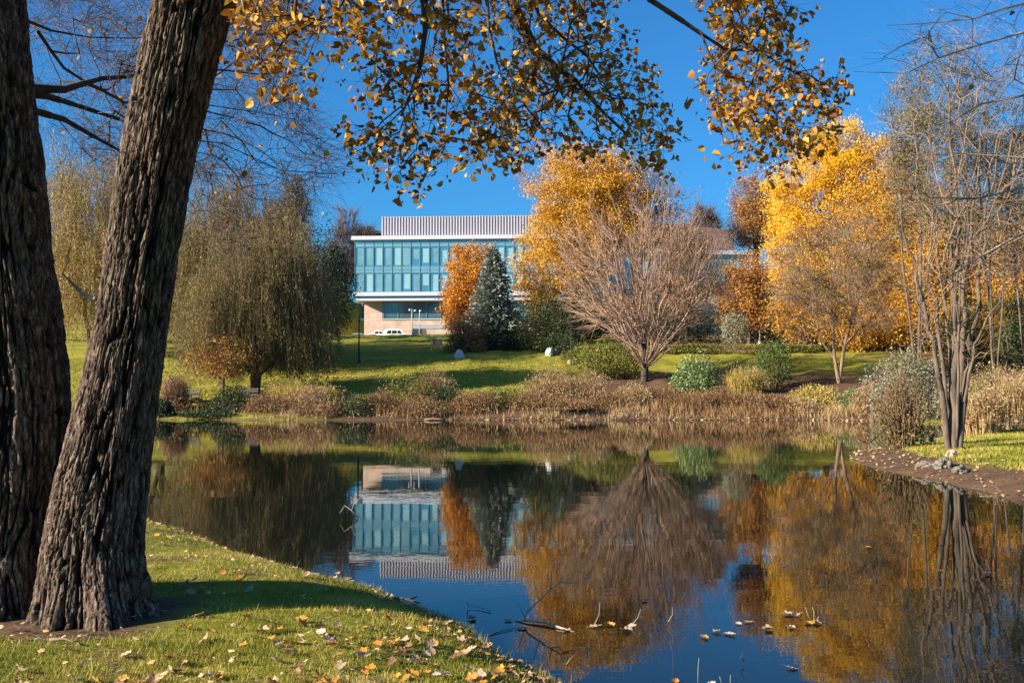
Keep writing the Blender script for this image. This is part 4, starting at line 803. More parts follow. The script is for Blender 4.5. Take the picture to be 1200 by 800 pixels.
c = g['A'][g['n0']:]; k = rng.integers(0, len(c), 1000); A_, B_, ra, rb, tp = twigs(c[k] + rng.normal(size=(1000, 3)) * .12, rand_unit(1000) * .8 + [0, 0, .35] + unit(c[k] - c.mean(0)) * .4, .75, .0045, 3)
V, Fc = frustums(A_, B_, ra, rb, 3); link('twigs', mesh_np('twigs', V, [Fc]), M['bark_tan'], broot)
V, Fc = leaf_quads(tp, .06); link('foliage', mesh_np('foliage', V, [Fc]), M['olive'], broot)
# fallen limb and stump beside it
o = MB(); o.tube([P(1062, 527, 28.5), P(1072, 529, 28.3), P(1085, 530, 28)], [.1, .17, .13], 8); o.tube([P(1085, 531, 28), P(1090, 520, 28), P(1094, 508, 28.1)], [.16, .09, .03], 8); tag(o.build('fallen_log', M['bark_dark'], None, True), 'dark broken log at the waterline left of the birch', 'log')
o = MB(); o.tube([P(1078, 470, 28), P(1050, 492, 27), P(1018, 520, 26), P(997, 510, 25.5)], [.03, .02, .012, .004], 5); o.tube([P(1050, 492, 27), P(1030, 480, 26.6), P(1012, 486, 26.3)], [.014, .01, .004], 5); tag(o.build('dead_branch', M['bark_dark'], None, True), 'thin dead branch bowing from the olive shrub to the water', 'branch')

# ------------------------------------------------------------------ bare branches reaching in from the right edge
rt = np.array([7.2, 11.0, gz(12, 11)]); rr_ = thing('bare_tree', 'pale bare branches reaching in from a tree outside the right edge', 'tree', tuple(rt))
rs_ = lambda L_, D0, D1: [P(a, b, D0 + (D1 - D0) * i / (len(L_) - 1)) - rt for i, (a, b) in enumerate(L_)]
trunk_ = [np.array([0, 0, 0]), np.array([.1, 0, 1.5]), np.array([0, .1, 3.0]), np.array([-.1, 0, 4.6]), np.array([-.2, 0, 6.5])]
rt2 = [trunk_] + [rs_(L_, 11, b) for L_, b in [([(1352, 300), (1290, 275), (1240, 215), (1198, 220), (1150, 232), (1090, 232), (1060, 210)], 9.5), ([(1352, 130), (1280, 130), (1200, 38), (1150, 52), (1100, 68), (1062, 86), (1000, 84)], 10.5),
      ([(1352, 200), (1290, 150), (1200, 112), (1150, 122), (1110, 145), (1085, 155), (1020, 162)], 12), ([(1350, 330), (1280, 310), (1200, 272), (1150, 300), (1110, 325), (1060, 355)], 10),
      ([(1348, 60), (1270, 20), (1200, 4), (1140, 22), (1080, 28), (1040, 30)], 11.5), ([(1352, 240), (1280, 200), (1200, 185), (1130, 180), (1060, 200)], 11)]]
ap = np.concatenate([px_pts([(1025, 75), (1110, 0), (1230, -30), (1230, 110), (1120, 100)], 100, 9.5, 12.5), px_pts([(1075, 150), (1230, 90), (1240, 330), (1130, 340), (1050, 230)], 120, 9.5, 12), px_pts([(1200, -120), (1350, -100), (1380, 300), (1200, 330)], 200, 9.5, 12.5)]) - rt
g = grow(rt2, ap, w=.25, tip_r=.0022, base_r=.035, stem_min=.003, jit=.05); st = g['ST']; n4 = 4; hl = len(g['EA']) // 2; tr = np.zeros(len(st), bool); tr[:4] = 1; tr[hl:hl + 4] = 1
tt = MB(); tt.tube(trunk_, [.16, .14, .12, .1, .07], 12); tt.build('trunk', M['bark'], rr_, True)
cur = 4
for L_ in rt2[1:]:
    m_ = len(L_) - 1; s2 = list(range(cur, cur + m_)) + list(range(hl + cur, hl + cur + m_)); cur += m_; v_ = .020 * (1 - .86 * np.arange(m_ + 1) / m_); mid_ = (v_[1:] + v_[:-1]) / 2
    V, Fc = frustums(g['EA'][s2], g['EB'][s2], np.concatenate([v_[:-1], mid_]), np.concatenate([mid_, v_[1:]]), 6); link('limb', mesh_np('limb', V, [Fc], True), M['bark_pale'], rr_)
V, Fc = frustums(g['EA'][~st], g['EB'][~st], g['RA'][~st], g['RB'][~st], 4); link('branch_crown', mesh_np('branch_crown', V, [Fc], True), M['bark_rose'], rr_)
c = g['A'][g['n0']:]; k = rng.integers(0, len(c), 700); A_, B_, ra, rb, tp = twigs(c[k] + rng.normal(size=(700, 3)) * .03, rand_unit(700) * .7 + np.array([-1, 0, .1]), .38, .0019, 3)
V, Fc = frustums(A_, B_, ra, rb, 3); link('twigs', mesh_np('twigs', V, [Fc]), M['bark_rose'], rr_)
V, Fc = real_leaves(tp[rng.random(len(tp)) < .04] + 0, .05); link('leaves', mesh_np('leaves', V, [Fc]), M['rust'], rr_)

# ------------------------------------------------------------------ the two big trunks in front
def bigbark():
    m, n, l = new_mat('furrowed_bark'); p = n['Principled BSDF']; p.inputs['Roughness'].default_value = .92; p.inputs['Specular IOR Level'].default_value = .12
    tc = n.new('ShaderNodeTexCoord'); a = n.new('ShaderNodeAttribute'); a.attribute_name = 'plate'
    mp = n.new('ShaderNodeMapping'); mp.inputs['Scale'].default_value = (1, 1, .22); l.new(tc.outputs['Object'], mp.inputs[0])
    z = n.new('ShaderNodeTexNoise'); z.inputs['Scale'].default_value = 45; z.inputs['Detail'].default_value = 6; z.inputs['Roughness'].default_value = .7; l.new(mp.outputs[0], z.inputs['Vector'])
    z2 = n.new('ShaderNodeTexNoise'); z2.inputs['Scale'].default_value = 3.5; z2.inputs['Detail'].default_value = 7; l.new(tc.outputs['Object'], z2.inputs['Vector'])
    r = ramp(n, [(.014, .009, .007, .36), (.10, .068, .052, .52), (.36, .27, .215, .72)]); l.new(z.outputs[0], r.inputs[0])
    r2 = ramp(n, [(.72, .80, .62, .32), (1.0, .97, .93, .5), (1.12, 1.02, .95, .68)]); l.new(z2.outputs[0], r2.inputs[0])
    mx = n.new('ShaderNodeMix'); mx.data_type = 'RGBA'; mx.blend_type = 'MULTIPLY'; mx.inputs[0].default_value = 1; l.new(r.outputs[0], mx.inputs[6]); l.new(r2.outputs[0], mx.inputs[7])
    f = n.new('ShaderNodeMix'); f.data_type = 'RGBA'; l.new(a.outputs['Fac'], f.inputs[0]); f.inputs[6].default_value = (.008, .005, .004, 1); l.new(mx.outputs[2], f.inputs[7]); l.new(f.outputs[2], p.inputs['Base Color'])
    b = n.new('ShaderNodeBump'); b.inputs['Strength'].default_value = .5; b.inputs['Distance'].default_value = .006; l.new(z.outputs[0], b.inputs['Height']); l.new(b.outputs[0], p.inputs['Normal']); return m
M['bark_big'] = bigbark()
def big_trunk(root, cl, seed, nth=520, roots=(), nz=1200, ztop=None):
    """cl: rows of (z, x, y, radius) in world space; furrowed, plated bark as real relief"""
    cl = np.array(cl, float); o = np.array(root.location); z0, z1 = cl[0, 0], cl[-1, 0]
    t = np.linspace(0, 1, nz) ** 1.15; z = z0 + (z1 - z0) * t; cx = np.interp(z, cl[:, 0], cl[:, 1]); cy = np.interp(z, cl[:, 0], cl[:, 2]); rr = np.interp(z, cl[:, 0], cl[:, 3])
    ker = np.hanning(61); ker /= ker.sum(); sm = lambda v: np.convolve(np.pad(v, 30, mode='reflect', reflect_type='odd'), ker, 'valid')
    cx, cy, rr = sm(cx), sm(cy), sm(rr)
    th = np.linspace(0, 2 * pi, nth, endpoint=False); TH, ZZ = np.meshgrid(th, z); c, s_ = np.cos(TH), np.sin(TH); R = rr[:, None] * np.ones_like(TH)
    for (ang, amp, wid, hgt) in roots:
        da = np.angle(np.exp(1j * (TH - ang))); R = R + amp * np.exp(-(da / wid) ** 2) * np.exp(-np.maximum(ZZ - z0 - .1, 0) / hgt)
    R = R * (1 + .05 * fbm(c * 1.3, s_ * 1.3, ZZ * .5, seed=seed) + .03 * fbm(c * 3, s_ * 3, ZZ * 1.1, seed=seed + 4))
    k = .35
    wx = .05 * fbm(c * 1.6, s_ * 1.6, ZZ * 1.3, seed=seed + 9, o=3); X1, Y1 = c * k + wx, s_ * k + wx
    n1 = vnoise(X1 * 22, Y1 * 22, ZZ * 1.9, seed + 1) + .40 * vnoise(X1 * 50, Y1 * 50, ZZ * 7, seed + 2)
    n2 = vnoise(X1 * 42, Y1 * 42, ZZ * 5.5, seed + 3) + .4 * vnoise(X1 * 75, Y1 * 75, ZZ * 22, seed + 5)
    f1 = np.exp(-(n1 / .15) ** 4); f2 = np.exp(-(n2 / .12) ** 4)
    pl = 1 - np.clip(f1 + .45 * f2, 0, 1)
    fade = 1 - .45 * sstep(z0 + .5, z0, ZZ)
    rag = fbm(c * 9, s_ * 9, ZZ * 9, seed=seed + 6, o=4)
    fl = 1 - np.abs(vnoise(X1 * 62, Y1 * 62, ZZ * 8, seed + 7)); fl2 = 1 - np.abs(vnoise(X1 * 34, Y1 * 34, ZZ * 5 + 3 * rag, seed + 8))
    disp = .036 * (1 - f1) + .014 * (1 - f2) + .012 * rag + .008 * (fl - .6) + .007 * (fl2 - .6) + .008 * sstep(0, .7, np.abs(n1))
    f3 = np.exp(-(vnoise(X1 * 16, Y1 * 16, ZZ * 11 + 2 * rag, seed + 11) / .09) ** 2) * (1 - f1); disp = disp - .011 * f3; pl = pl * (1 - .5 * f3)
    R = R + (disp - .050) * fade
    V = np.stack([cx[:, None] + R * c - o[0], cy[:, None] + R * s_ - o[1], ZZ - o[2]], -1).reshape(-1, 3)
    i = np.arange(nz)[:-1, None] * nth; j = np.arange(nth)[None]; j2 = (j + 1) % nth; Fq = np.stack([i + j, i + j2, i + nth + j2, i + nth + j], -1).reshape(-1, 4)
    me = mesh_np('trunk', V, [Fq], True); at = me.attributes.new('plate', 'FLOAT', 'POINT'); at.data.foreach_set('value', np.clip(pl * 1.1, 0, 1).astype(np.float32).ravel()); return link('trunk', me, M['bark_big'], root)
D2 = 7.0; zz2 = lambda py, D=7.0: Z(py, D)
t2c = [(715, 117, 128), (690, 114, 117), (650, 113, 110), (620, 115, 107), (560, 122, 101), (500, 133, 93), (440, 143, 87), (380, 153, 81), (280, 167, 79), (200, 178, 82), (100, 198, 88), (0, 221, 91), (-150, 262, 90), (-320, 300, 84), (-520, 335, 74)]
x2, z2 = X(116, D2), gz(X(116, D2), D2)
T2 = thing('shade_tree', 'nearest leaning big tree with deeply furrowed sunlit bark and golden leaves hanging overhead', 'tree', (x2, D2, z2))
cl2 = [(z2 - .25, X(118, D2), D2, .44)] + [(zz2(py), X(c_, D2), D2, w_ / 2 / F * D2) for py, c_, w_ in t2c[1:]]
big_trunk(T2, cl2, 41, roots=[(radians(-58), .34, .26, .22), (radians(-150), .07, .3, .26), (radians(-8), .16, .3, .3), (radians(95), .2, .5, .3), (radians(-105), .18, .2, .2)])
D1 = 7.28; x1 = X(18, D1) ; 
t1c = [(715, 86), (690, 84), (640, 80), (560, 80), (500, 78), (450, 76), (400, 70), (350, 65), (300, 54), (230, 46), (180, 40), (130, 31), (60, 22), (0, 15), (-200, -8), (-500, -40)]
z1b = gz(X(18, D1), D1); T1 = thing('shade_tree', 'big dark trunk at the left edge with bare limbs reaching behind the leaning tree', 'tree', (X(20, D1), D1, z1b))
rr1 = [.46, .44, .42, .40, .39, .38, .375, .37, .36, .36, .355, .35, .34, .33, .30, .24]
cl1 = [(z1b - .3, X(92, D1) - .46, D1, .5)] + [(Z(py, D1), X(c_, D1) - r_, D1, r_) for (py, c_), r_ in zip(t1c[1:], rr1[1:])]
big_trunk(T1, cl1, 77, roots=[(radians(-70), .2, .4, .2), (radians(-160), .2, .4, .25)], nz=850, nth=400)

# overhead boughs of the leaning tree
o2 = np.array([x2, D2, z2])
def bough(L_, D0, D1_): return [P(a, b, D0 + (D1_ - D0) * i / (len(L_) - 1)) - o2 for i, (a, b) in enumerate(L_)]
main = [np.array([X(262, D2), D2, zz2(-150)]) - o2]
up = lambda px, py, D: P(px, py, D) - o2
b_list = [
 [main[0], up(420, -330, 7.4), up(520, -190, 8), up(585, -50, 8.4), up(603, 8, 8.5), up(625, 55, 8.5), up(648, 76, 8.5), up(675, 95, 8.6), up(705, 130, 8.7), up(735, 158, 8.8)],
 [up(520, -190, 8), up(600, -60, 9), up(632, 18, 9.1), up(662, 46, 9.2), up(688, 66, 9.3), up(705, 92, 9.4), up(722, 125, 9.5), up(745, 160, 9.6)],
 [up(648, 76, 8.5), up(656, 104, 8.3), up(637, 112, 8.2), up(633, 146, 8.1)],
 [main[0], up(380, -220, 7.2), up(470, -90, 7.6), up(497, 0, 7.7), up(499, 32, 7.7), up(492, 78, 7.8), up(482, 108, 7.8), up(470, 136, 7.9)],
 [up(470, -90, 7.6), up(518, -20, 8), up(521, 48, 8), up(526, 100, 8), up(520, 162, 8.1)],
 [up(520, -190, 8), up(568, -30, 7.4), up(573, 32, 7.4), up(583, 75, 7.5), up(597, 115, 7.6)],
 [main[0], up(450, -420, 6.8), up(600, -280, 6.8), up(700, -90, 7.2), up(762, 0, 7.5), up(800, 25, 7.6), up(822, 40, 7.6), up(850, 58, 7.7), up(880, 82, 7.7), up(900, 102, 7.8)],
 [up(822, 40, 7.6), up(837, 78, 7.5), up(842, 125, 7.5), up(848, 168, 7.5)],
 [up(850, 58, 7.7), up(890, 60, 8), up(930, 85, 8.1), up(962, 80, 8.1)],
 [up(700, -90, 7.2), up(800, -70, 7.6), up(880, -20, 7.9), up(930, 45, 8)],
 [main[0], up(310, -60, 6.4), up(350, -30, 6.3), up(345, 20, 6.3), up(320, 45, 6.3)],
 [up(350, -30, 6.3), up(400, -20, 6.6), up(420, 30, 6.7), up(430, 60, 6.8)]]
regs = [([(275, -30), (440, -30), (450, 60), (400, 55), (365, 72), (345, 90), (312, 108), (292, 75), (272, 30)], 90, 6.0, 7.2, 1.0),
        ([(430, -60), (600, -60), (620, 100), (600, 190), (565, 175), (520, 200), (490, 218), (440, 205), (398, 172), (405, 135), (445, 120), (415, 92), (430, 50)], 250, 7.2, 8.6, 1.1),
        ([(590, -60), (720, -60), (735, 25), (760, 90), (785, 140), (795, 195), (730, 165), (700, 175), (650, 165), (625, 190), (590, 185), (595, 100)], 240, 8.0, 9.8, 1.0),
        ([(815, 98), (845, 95), (835, 50), (858, 20), (830, 0), (860, -50), (905, -50), (918, 40), (960, 85), (990, 88), (965, 120), (975, 150), (935, 170), (922, 215), (892, 168), (850, 185), (838, 120)], 190, 7.2, 8.4, 1.0),
        ([(760, -70), (880, -90), (930, -40), (870, 0), (790, -10)], 50, 7.2, 8.2, 1.0), ([(885, -20), (935, -20), (935, 25), (905, 12)], 8, 7.6, 8, 1)]
ap = np.concatenate([px_pts(pg, n_, a, b) for pg, n_, a, b, w_ in regs] + [px_pts([(330, -250), (700, -300), (700, -60), (400, -60)], 160, 6.5, 9.5)]) - o2
g = grow(b_list, ap, w=.32, tip_r=.0026, base_r=.11, stem_min=.004, jit=.09); st = g['ST']
# thin the drawn boughs so that they taper
lp = g['Lp']; ii_ = np.where(g['par'] >= 0)[0]; 
hl = len(g['EA']) // 2; isst = st[:hl]; el = np.concatenate([lp[ii_], lp[ii_]])
cur = 0
dist = np.linalg.norm(g['EB'] - main[0], axis=1)
cap = np.full(len(dist), .01); _rr = [(.085, .012), (.022, .007), (.014, .005), (.06, .008), (.016, .006), (.022, .005), (.042, .006), (.009, .004), (.009, .004), (.02, .005), (.03, .005), (.012, .004)]; _c = 0
for b_, (r0_, r1_) in zip(b_list, _rr):
    m_ = len(b_) - 1; tt_ = np.arange(m_) / max(1, m_ - 1); v_ = r1_ + (r0_ - r1_) * (1 - tt_) ** 1.3; cap[_c:_c + m_] = v_; cap[hl + _c:hl + _c + m_] = v_; _c += m_
RA = np.where(st, cap * 1.06, np.minimum(g['RA'], .009)); RB = np.where(st, cap * .97, np.minimum(g['RB'], .008))
cnts = [len(b) - 1 for b in b_list]
for n_ in cnts:
    id_ = list(range(cur, cur + n_)) + list(range(hl + cur, hl + cur + n_)); cur += n_
    V, Fc = frustums(g['EA'][id_], g['EB'][id_], RA[id_], RB[id_], 10); link('bough', mesh_np('bough', V, [Fc], True), M['bark_dark'], T2)
V, Fc = frustums(g['EA'][~st], g['EB'][~st], RA[~st], RB[~st], 5); link('branch_crown', mesh_np('branch_crown', V, [Fc], True), M['bark_dark'], T2)
c = g['A'][g['n0']:]; n_ = 3000; k = rng.integers(0, len(c), n_); A_, B_, ra, rb, tp = twigs(c[k], rand_unit(n_) + np.array([0, 0, -.45]), .17, .0016, 2, .1)
V, Fc = frustums(A_, B_, ra, rb, 3); link('twigs', mesh_np('twigs', V, [Fc]), M['bark_dark'], T2)
allc = np.concatenate([tp + rng.normal(size=tp.shape) * s_ for s_ in (.004, .028, .032, .036)]); V, Fc = real_leaves(allc[rng.random(len(allc)) < .78] + 0, .051); link('leaves', mesh_np('leaves', V, [Fc]), M['bronze'], T2)
cr = ell_pts([(.5, .5, 10.2, 4.2, 4.2, 2.2)], 900, .1); V, Fc = real_leaves((cr[rng.integers(0, 900, 8000)] + rng.normal(size=(8000, 3)) * .35), .11); link('unseen_upper_crown', mesh_np('unseen_upper_crown', V, [Fc]), M['bronze'], T2)  # unseen leaves high on the leaning tree, added to block sky light
g2 = grow([[main[0], up(330, -420, 7.2), np.array([.9, .3, 8.0])], [main[0], np.array([1.5, -.2, 6.5]), np.array([3.2, -.8, 8.6])]], cr[cr[:, 2] > 7.4], w=.4, tip_r=.012, base_r=.2)
V, Fc = frustums(g2['EA'], g2['EB'], np.minimum(g2['RA'], .14), np.minimum(g2['RB'], .14), 6); link('upper_branch_crown', mesh_np('upper_branch_crown', V, [Fc], True), M['bark_dark'], T2)
# pendant sprays low on the right of the canopy and the little branch end at (490, 230)
# bare limbs of the left tree
o1 = np.array(T1.location)
lim = lambda L_, D0, Dn: [P(a, b, D0 + (Dn - D0) * i / (len(L_) - 1)) - o1 for i, (a, b) in enumerate(L_)]
l1 = [lim([(10, 112), (40, 104), (75, 105), (98, 98), (120, 92), (150, 90), (200, 85), (260, 82), (310, 88)], 7.5, 9.2), lim([(10, 108), (52, 112), (85, 122), (140, 140), (190, 160), (260, 168), (330, 200), (395, 204)], 7.55, 10.5),
      lim([(12, 125), (40, 130), (75, 140), (110, 160), (150, 182), (230, 190)], 7.55, 9.5), lim([(5, 15), (30, 24), (60, 36), (105, 44), (160, 45), (250, 30), (330, 40)], 7.5, 10), lim([(-5, -80), (60, -60), (150, -40), (250, -20), (330, 10)], 7.5, 10),
      lim([(100, 97), (118, 105), (145, 120), (210, 118), (290, 130), (345, 140)], 8.2, 10), lim([(45, 38), (60, 60), (75, 80), (100, 96)], 7.9, 8.6), lim([(5, 60), (20, 48), (30, 55), (28, 42)], 7.5, 7.6)]
ap = np.concatenate([px_pts([(20, -40), (380, -60), (345, 60), (360, 110), (400, 205), (330, 240), (260, 300), (215, 250), (150, 210), (100, 190), (50, 150), (30, 60)], 620, 8.2, 11.5)]) - o1
g = grow(l1, ap, w=.35, tip_r=.0021, base_r=.06, stem_min=.004, jit=.07); st = g['ST']; hl = len(g['EA']) // 2; cur = 0
dist = np.linalg.norm(g['EB'] - np.array([-.3, 0, 3.6]), axis=1); capr = np.interp(dist, [0, .5, 1.2, 2, 3], [.062, .048, .028, .014, .006])
RA = np.where(st, np.minimum(g['RA'], capr * 1.1), np.minimum(g['RA'], .010)); RB = np.where(st, np.minimum(g['RB'], capr), np.minimum(g['RB'], .008))
for i, b in enumerate(l1):
    n_ = len(b) - 1; id_ = list(range(cur, cur + n_)) + list(range(hl + cur, hl + cur + n_)); cur += n_; q_ = 1.0 if i in (0, 1, 2) else .6
    V, Fc = frustums(g['EA'][id_], g['EB'][id_], np.maximum(RA[id_], capr[id_] * .8) * q_, np.maximum(RB[id_], capr[id_] * .8) * q_, 12); link('limb', mesh_np('limb', V, [Fc], True), M['bark_dark'], T1)
V, Fc = frustums(g['EA'][~st], g['EB'][~st], RA[~st], RB[~st], 4); link('branch_crown', mesh_np('branch_crown', V, [Fc], True), M['bark_dark'], T1)
c = g['A'][g['n0']:]; n_ = 5200; k = rng.integers(0, len(c), n_); A_, B_, ra, rb, tp = twigs(c[k] + rng.normal(size=(n_, 3)) * .05, rand_unit(n_) * .8 + np.array([.55, .1, -.15]), .42, .0019, 3, .05)
V, Fc = frustums(A_, B_, ra, rb, 3); link('twigs', mesh_np('twigs', V, [Fc]), M['twig_mauve'], T1)
V, Fc = real_leaves(tp[rng.random(len(tp)) < .035] + 0, .045); link('leaves', mesh_np('leaves', V, [Fc]), M['bronze'], T1)
o = MB(); o.tube([P(72, 320, 7.55) - o1, P(86, 333, 7.45) - o1, P(97, 345, 7.4) - o1, P(112, 350, 7.2) - o1], [.004, .010, .014, .018], 6)
o.build('dead_twig', M['bark_pale'], T1, True)

# ------------------------------------------------------------------ grass close by
gm = leaf_mat('grass_blades', [(.05, .075, .008), (.14, .155, .013), (.31, .275, .03), (.48, .36, .08), (.52, .38, .16)], transl=.3, clump=.62, clump_scale=1.3)
n = 330000; D = 5.0 + 11 * rng.random(n) ** 1.7; x = rng.uniform(-.56, .12, n) * D; d = pond_d(x, D); k = (d > .02) & (rng.random(n) < .55 + .45 * sstep(-.3, .2, fbm(x * 3, D * 3, seed=61)))
k &= rng.random(n) > .75 * sstep(.16, .34, fbm(x * 1.7, D * 1.7, seed=81)); k &= (np.hypot(x + 2.9, D - 6.95) > .62 + .3 * rng.random(n)) & (np.hypot(x + 3.8, D - 7.3) > .6); x, y, d = x[k], D[k], d[k]; h = rng.uniform(.018, .05, len(x)) * (1 + .5 * fbm(x * 2, y * 2, seed=60)) * (1 + .9 * sstep(.25, .03, d)); h = np.where(rng.random(len(x)) < .02, h * 1.8, h)
tag(blades('lawn_grass', x, y, h, rng.uniform(.004, .008, len(x)), gm, .6), 'short lawn grass on the near bank', kind='stuff')
n = 60000; y = rng.uniform(17, 40, n); x = rng.uniform(.33, .56, n) * y; d = pond_d(x, y); k = (d > .5 + .9 * (y < 30)) ; x, y = x[k], y[k]
tag(blades('shore_grass', x, y, rng.uniform(.04, .11, len(x)), rng.uniform(.015, .03, len(x)), gm, .6), 'grass on the right bank around the birch', kind='stuff')
n = 45000; y = rng.uniform(58, 78, n); x = rng.uniform(-.47, .08, n) * y; tag(blades('far_lawn_grass', x, y, rng.uniform(.05, .12, n), rng.uniform(.04, .08, n), gm, .8), 'short grass of the sloping lawn across the pond', kind='stuff')
# litter too small to count: across the pond and along the muddy point
def litter(name, label, x, y, size, mat, z=None, up=.02):
    z_ = ground(x, y) + up if z is None else z; C = np.stack([x, y, z_ + rng.uniform(0, .02, len(x))], 1); n = len(x); a = rand_unit(n); a[:, 2] *= .25; a = unit(a); b = unit(np.cross(a, rand_unit(n) * .35 + [0, 0, 1])); s = (size * rng.uniform(.5, 1.3, n))[:, None]
    V = np.stack([C - a * s * .5, C + b * s * .35, C + a * s * .5 + [0, 0, .006], C - b * s * .35], 1).reshape(-1, 3); o = link(name, mesh_np(name, V, [(np.arange(n) * 4)[:, None] + np.arange(4)]), mat); return tag(o, label, kind='stuff')
LM = leaf_mat('fallen_leaf_mix', [(.16, .07, .03), (.38, .20, .08), (.60, .38, .16), (.66, .48, .30), (.55, .26, .05)], transl=.1, clump=.1)
x = rng.normal(-19, 6, 5200); y = rng.uniform(58, 76, 5200); litter('leaf_litter', 'fallen leaves strewn over the lawn under the left trees', x, y, .17, leaf_mat('pale_yellow_litter', [(.45, .30, .06), (.7, .5, .16)], 0, clump=0), up=.07)
x = rng.uniform(5, 20, 9000); y = rng.uniform(14, 32, 9000); d = pond_d(x, y); k = (d > .02) & (rng.random(9000) < sstep(2.8, .2, d)); litter('leaf_litter', 'fallen leaves washed along the muddy point at right', x[k], y[k], .085, LM)
x = rng.uniform(-4, 20, 12000); y = rng.uniform(52.5, 60, 12000); d = pond_d(x, y); k = (d > -.25) & (rng.random(12000) < np.maximum(sstep(.5, 0, np.abs(d)), .1)); litter('leaf_litter', 'fallen leaves at the far waterline', x[k], y[k], .15, LM, z=np.maximum(ground(x[k], y[k]) + .02, .008))
n = 11000; D = 5.0 + 10 * rng.random(n) ** 1.4; x = rng.uniform(-.55, .12, n) * D; d = pond_d(x, D); dens = .12 + .9 * sstep(.7, .05, d) + .5 * sstep(.05, .35, fbm(x * 1.1, D * 1.1, seed=71)); k = (d > .0) & (rng.random(n) < dens * .55)
litter('leaf_litter', 'small crumbled leaf bits in the near grass', x[k], D[k], .045, LM, up=.022)

# fallen leaves one can count, near bank: lobed, curled, real thickness
def leaf_shape(seed, lobed):
    r_ = np.random.default_rng(seed); k = 26; a = np.linspace(0, 2 * pi, k, endpoint=False)
    if lobed: r = .46 * (1 + .17 * np.cos(5 * a) * (1 - .3 * np.cos(a)) + .05 * np.cos(10 * a + 1)) * (1 + .12 * r_.normal(size=k) * .5); x, y = r * np.cos(a), r * np.sin(a)
    else: x, y = .58 * np.cos(a), .36 * np.sin(a) * (1 - .35 * np.cos(a)); 
    rings = []; 
    cur_, tw = r_.uniform(.25, .8), r_.uniform(-.5, .5)
    for f in (1.0, .66, .33): 
        X_, Y_ = x * f, y * f; Z_ = cur_ * (np.abs(Y_) ** 1.3) * .9 + tw * X_ * Y_ * 1.2 + .25 * X_ ** 2 + .05 * np.sin(9 * a) * f; rings.append(np.stack([X_, Y_, Z_], 1))
    V = np.concatenate(rings + [np.zeros((1, 3))]); Q = [(i * k + j, i * k + (j + 1) % k, (i + 1) * k + (j + 1) % k, (i + 1) * k + j) for i in range(2) for j in range(k)]; T_ = [(2 * k + j, 2 * k + (j + 1) % k, 3 * k) for j in range(k)]
    s0 = len(V); st_ = np.array([(-.48, 0, .02), (-.48, .02, .03), (-.85, .05, .10), (-.85, .03, .09)]); V = np.concatenate([V, st_]); Q.append((s0, s0 + 1, s0 + 2, s0 + 3)); return V, np.array(Q), np.array(T_)
def lm(nm, a, b): return leaf_mat(nm, [a, b], transl=.2, clump=1, clump_scale=9)
tones = [('pale tan', lm('pale_tan_leaf', (.34, .22, .12), (.52, .37, .22))), ('golden yellow', lm('golden_leaf', (.44, .22, .03), (.60, .34, .06))), ('orange', lm('orange_leaf', (.42, .15, .02), (.60, .27, .05))),
         ('brown', lm('brown_leaf', (.15, .07, .035), (.30, .16, .08))), ('pinkish white', lm('pinkish_leaf', (.44, .32, .26), (.60, .47, .38)))]
protos = {}
for ti, (tn, tm) in enumerate(tones):
    for v in range(3):
        V, Q, T_ = leaf_shape(ti * 7 + v, v != 2); protos[ti, v] = mesh_np('leaf_blade', V, [Q, T_], True); protos[ti, v].materials.append(tm)
def put_leaf(x, y, z, ti, size, label, group, flat=.35, name='fallen_leaf'):
    o = bpy.data.objects.new(name, protos[ti, int(rng.integers(3))]); COL.objects.link(o); o.location = (x, y, z); o.scale = (size,) * 3
    o.rotation_euler = (rng.normal() * flat, rng.normal() * flat, rng.uniform(0, 6.28)); o['label'] = label; o['category'] = 'leaf'; o['group'] = group; return o
n = 9000; D = 5.2 + 9.5 * rng.random(n) ** 1.1; x = rng.uniform(-.53, .08, n) * D; d = pond_d(x, D)
dens = .07 + .35 * sstep(-.02, .30, fbm(x * 1.2, D * 1.2, seed=73)) + .5 * sstep(.5, .08, d) * (D < 10) + .9 * sstep(-2.6, -.6, x) * (D < 6.9); pj = 600 + F * x / D; pyj = 450 + (CAMZ - .35) * F / D
clear = (np.hypot(x - x2, D - D2) < .62) | (np.hypot(x - X(20, D1), D - D1) < .6); k = np.where((d > .04) & (rng.random(n) < dens * .6) & ~clear & (pyj < 812) & (pj > -10))[0][:285]
for i in k:
    xx, yy = x[i], D[i]; ti = int(rng.choice(5, p=[.34, .22, .19, .17, .08])); pyy = pyj[i]
    if pyy > 742: where = ('in the grass at the lower left corner' if pj[i] < 170 else 'in the grass below the long trunk shadow' if pj[i] < 400 else 'among the leaf drift at the bottom edge of the bank')
    elif d[i] < .45: where = 'at the grassy lip of the near bank beside the water'
    elif pyy > 690: where = 'inside the dark trunk shadow on the near grass' if pj[i] < 520 else 'on the narrow end of the near bank'
    else: where = 'on the sunlit grass between the trunk shadow and the water'
    put_leaf(xx, yy, gz(xx, yy) + .024, ti, float(rng.uniform(.048, .09)), f'{tones[ti][0]} fallen leaf {where}', 'fallen leaves on the near bank', .3)
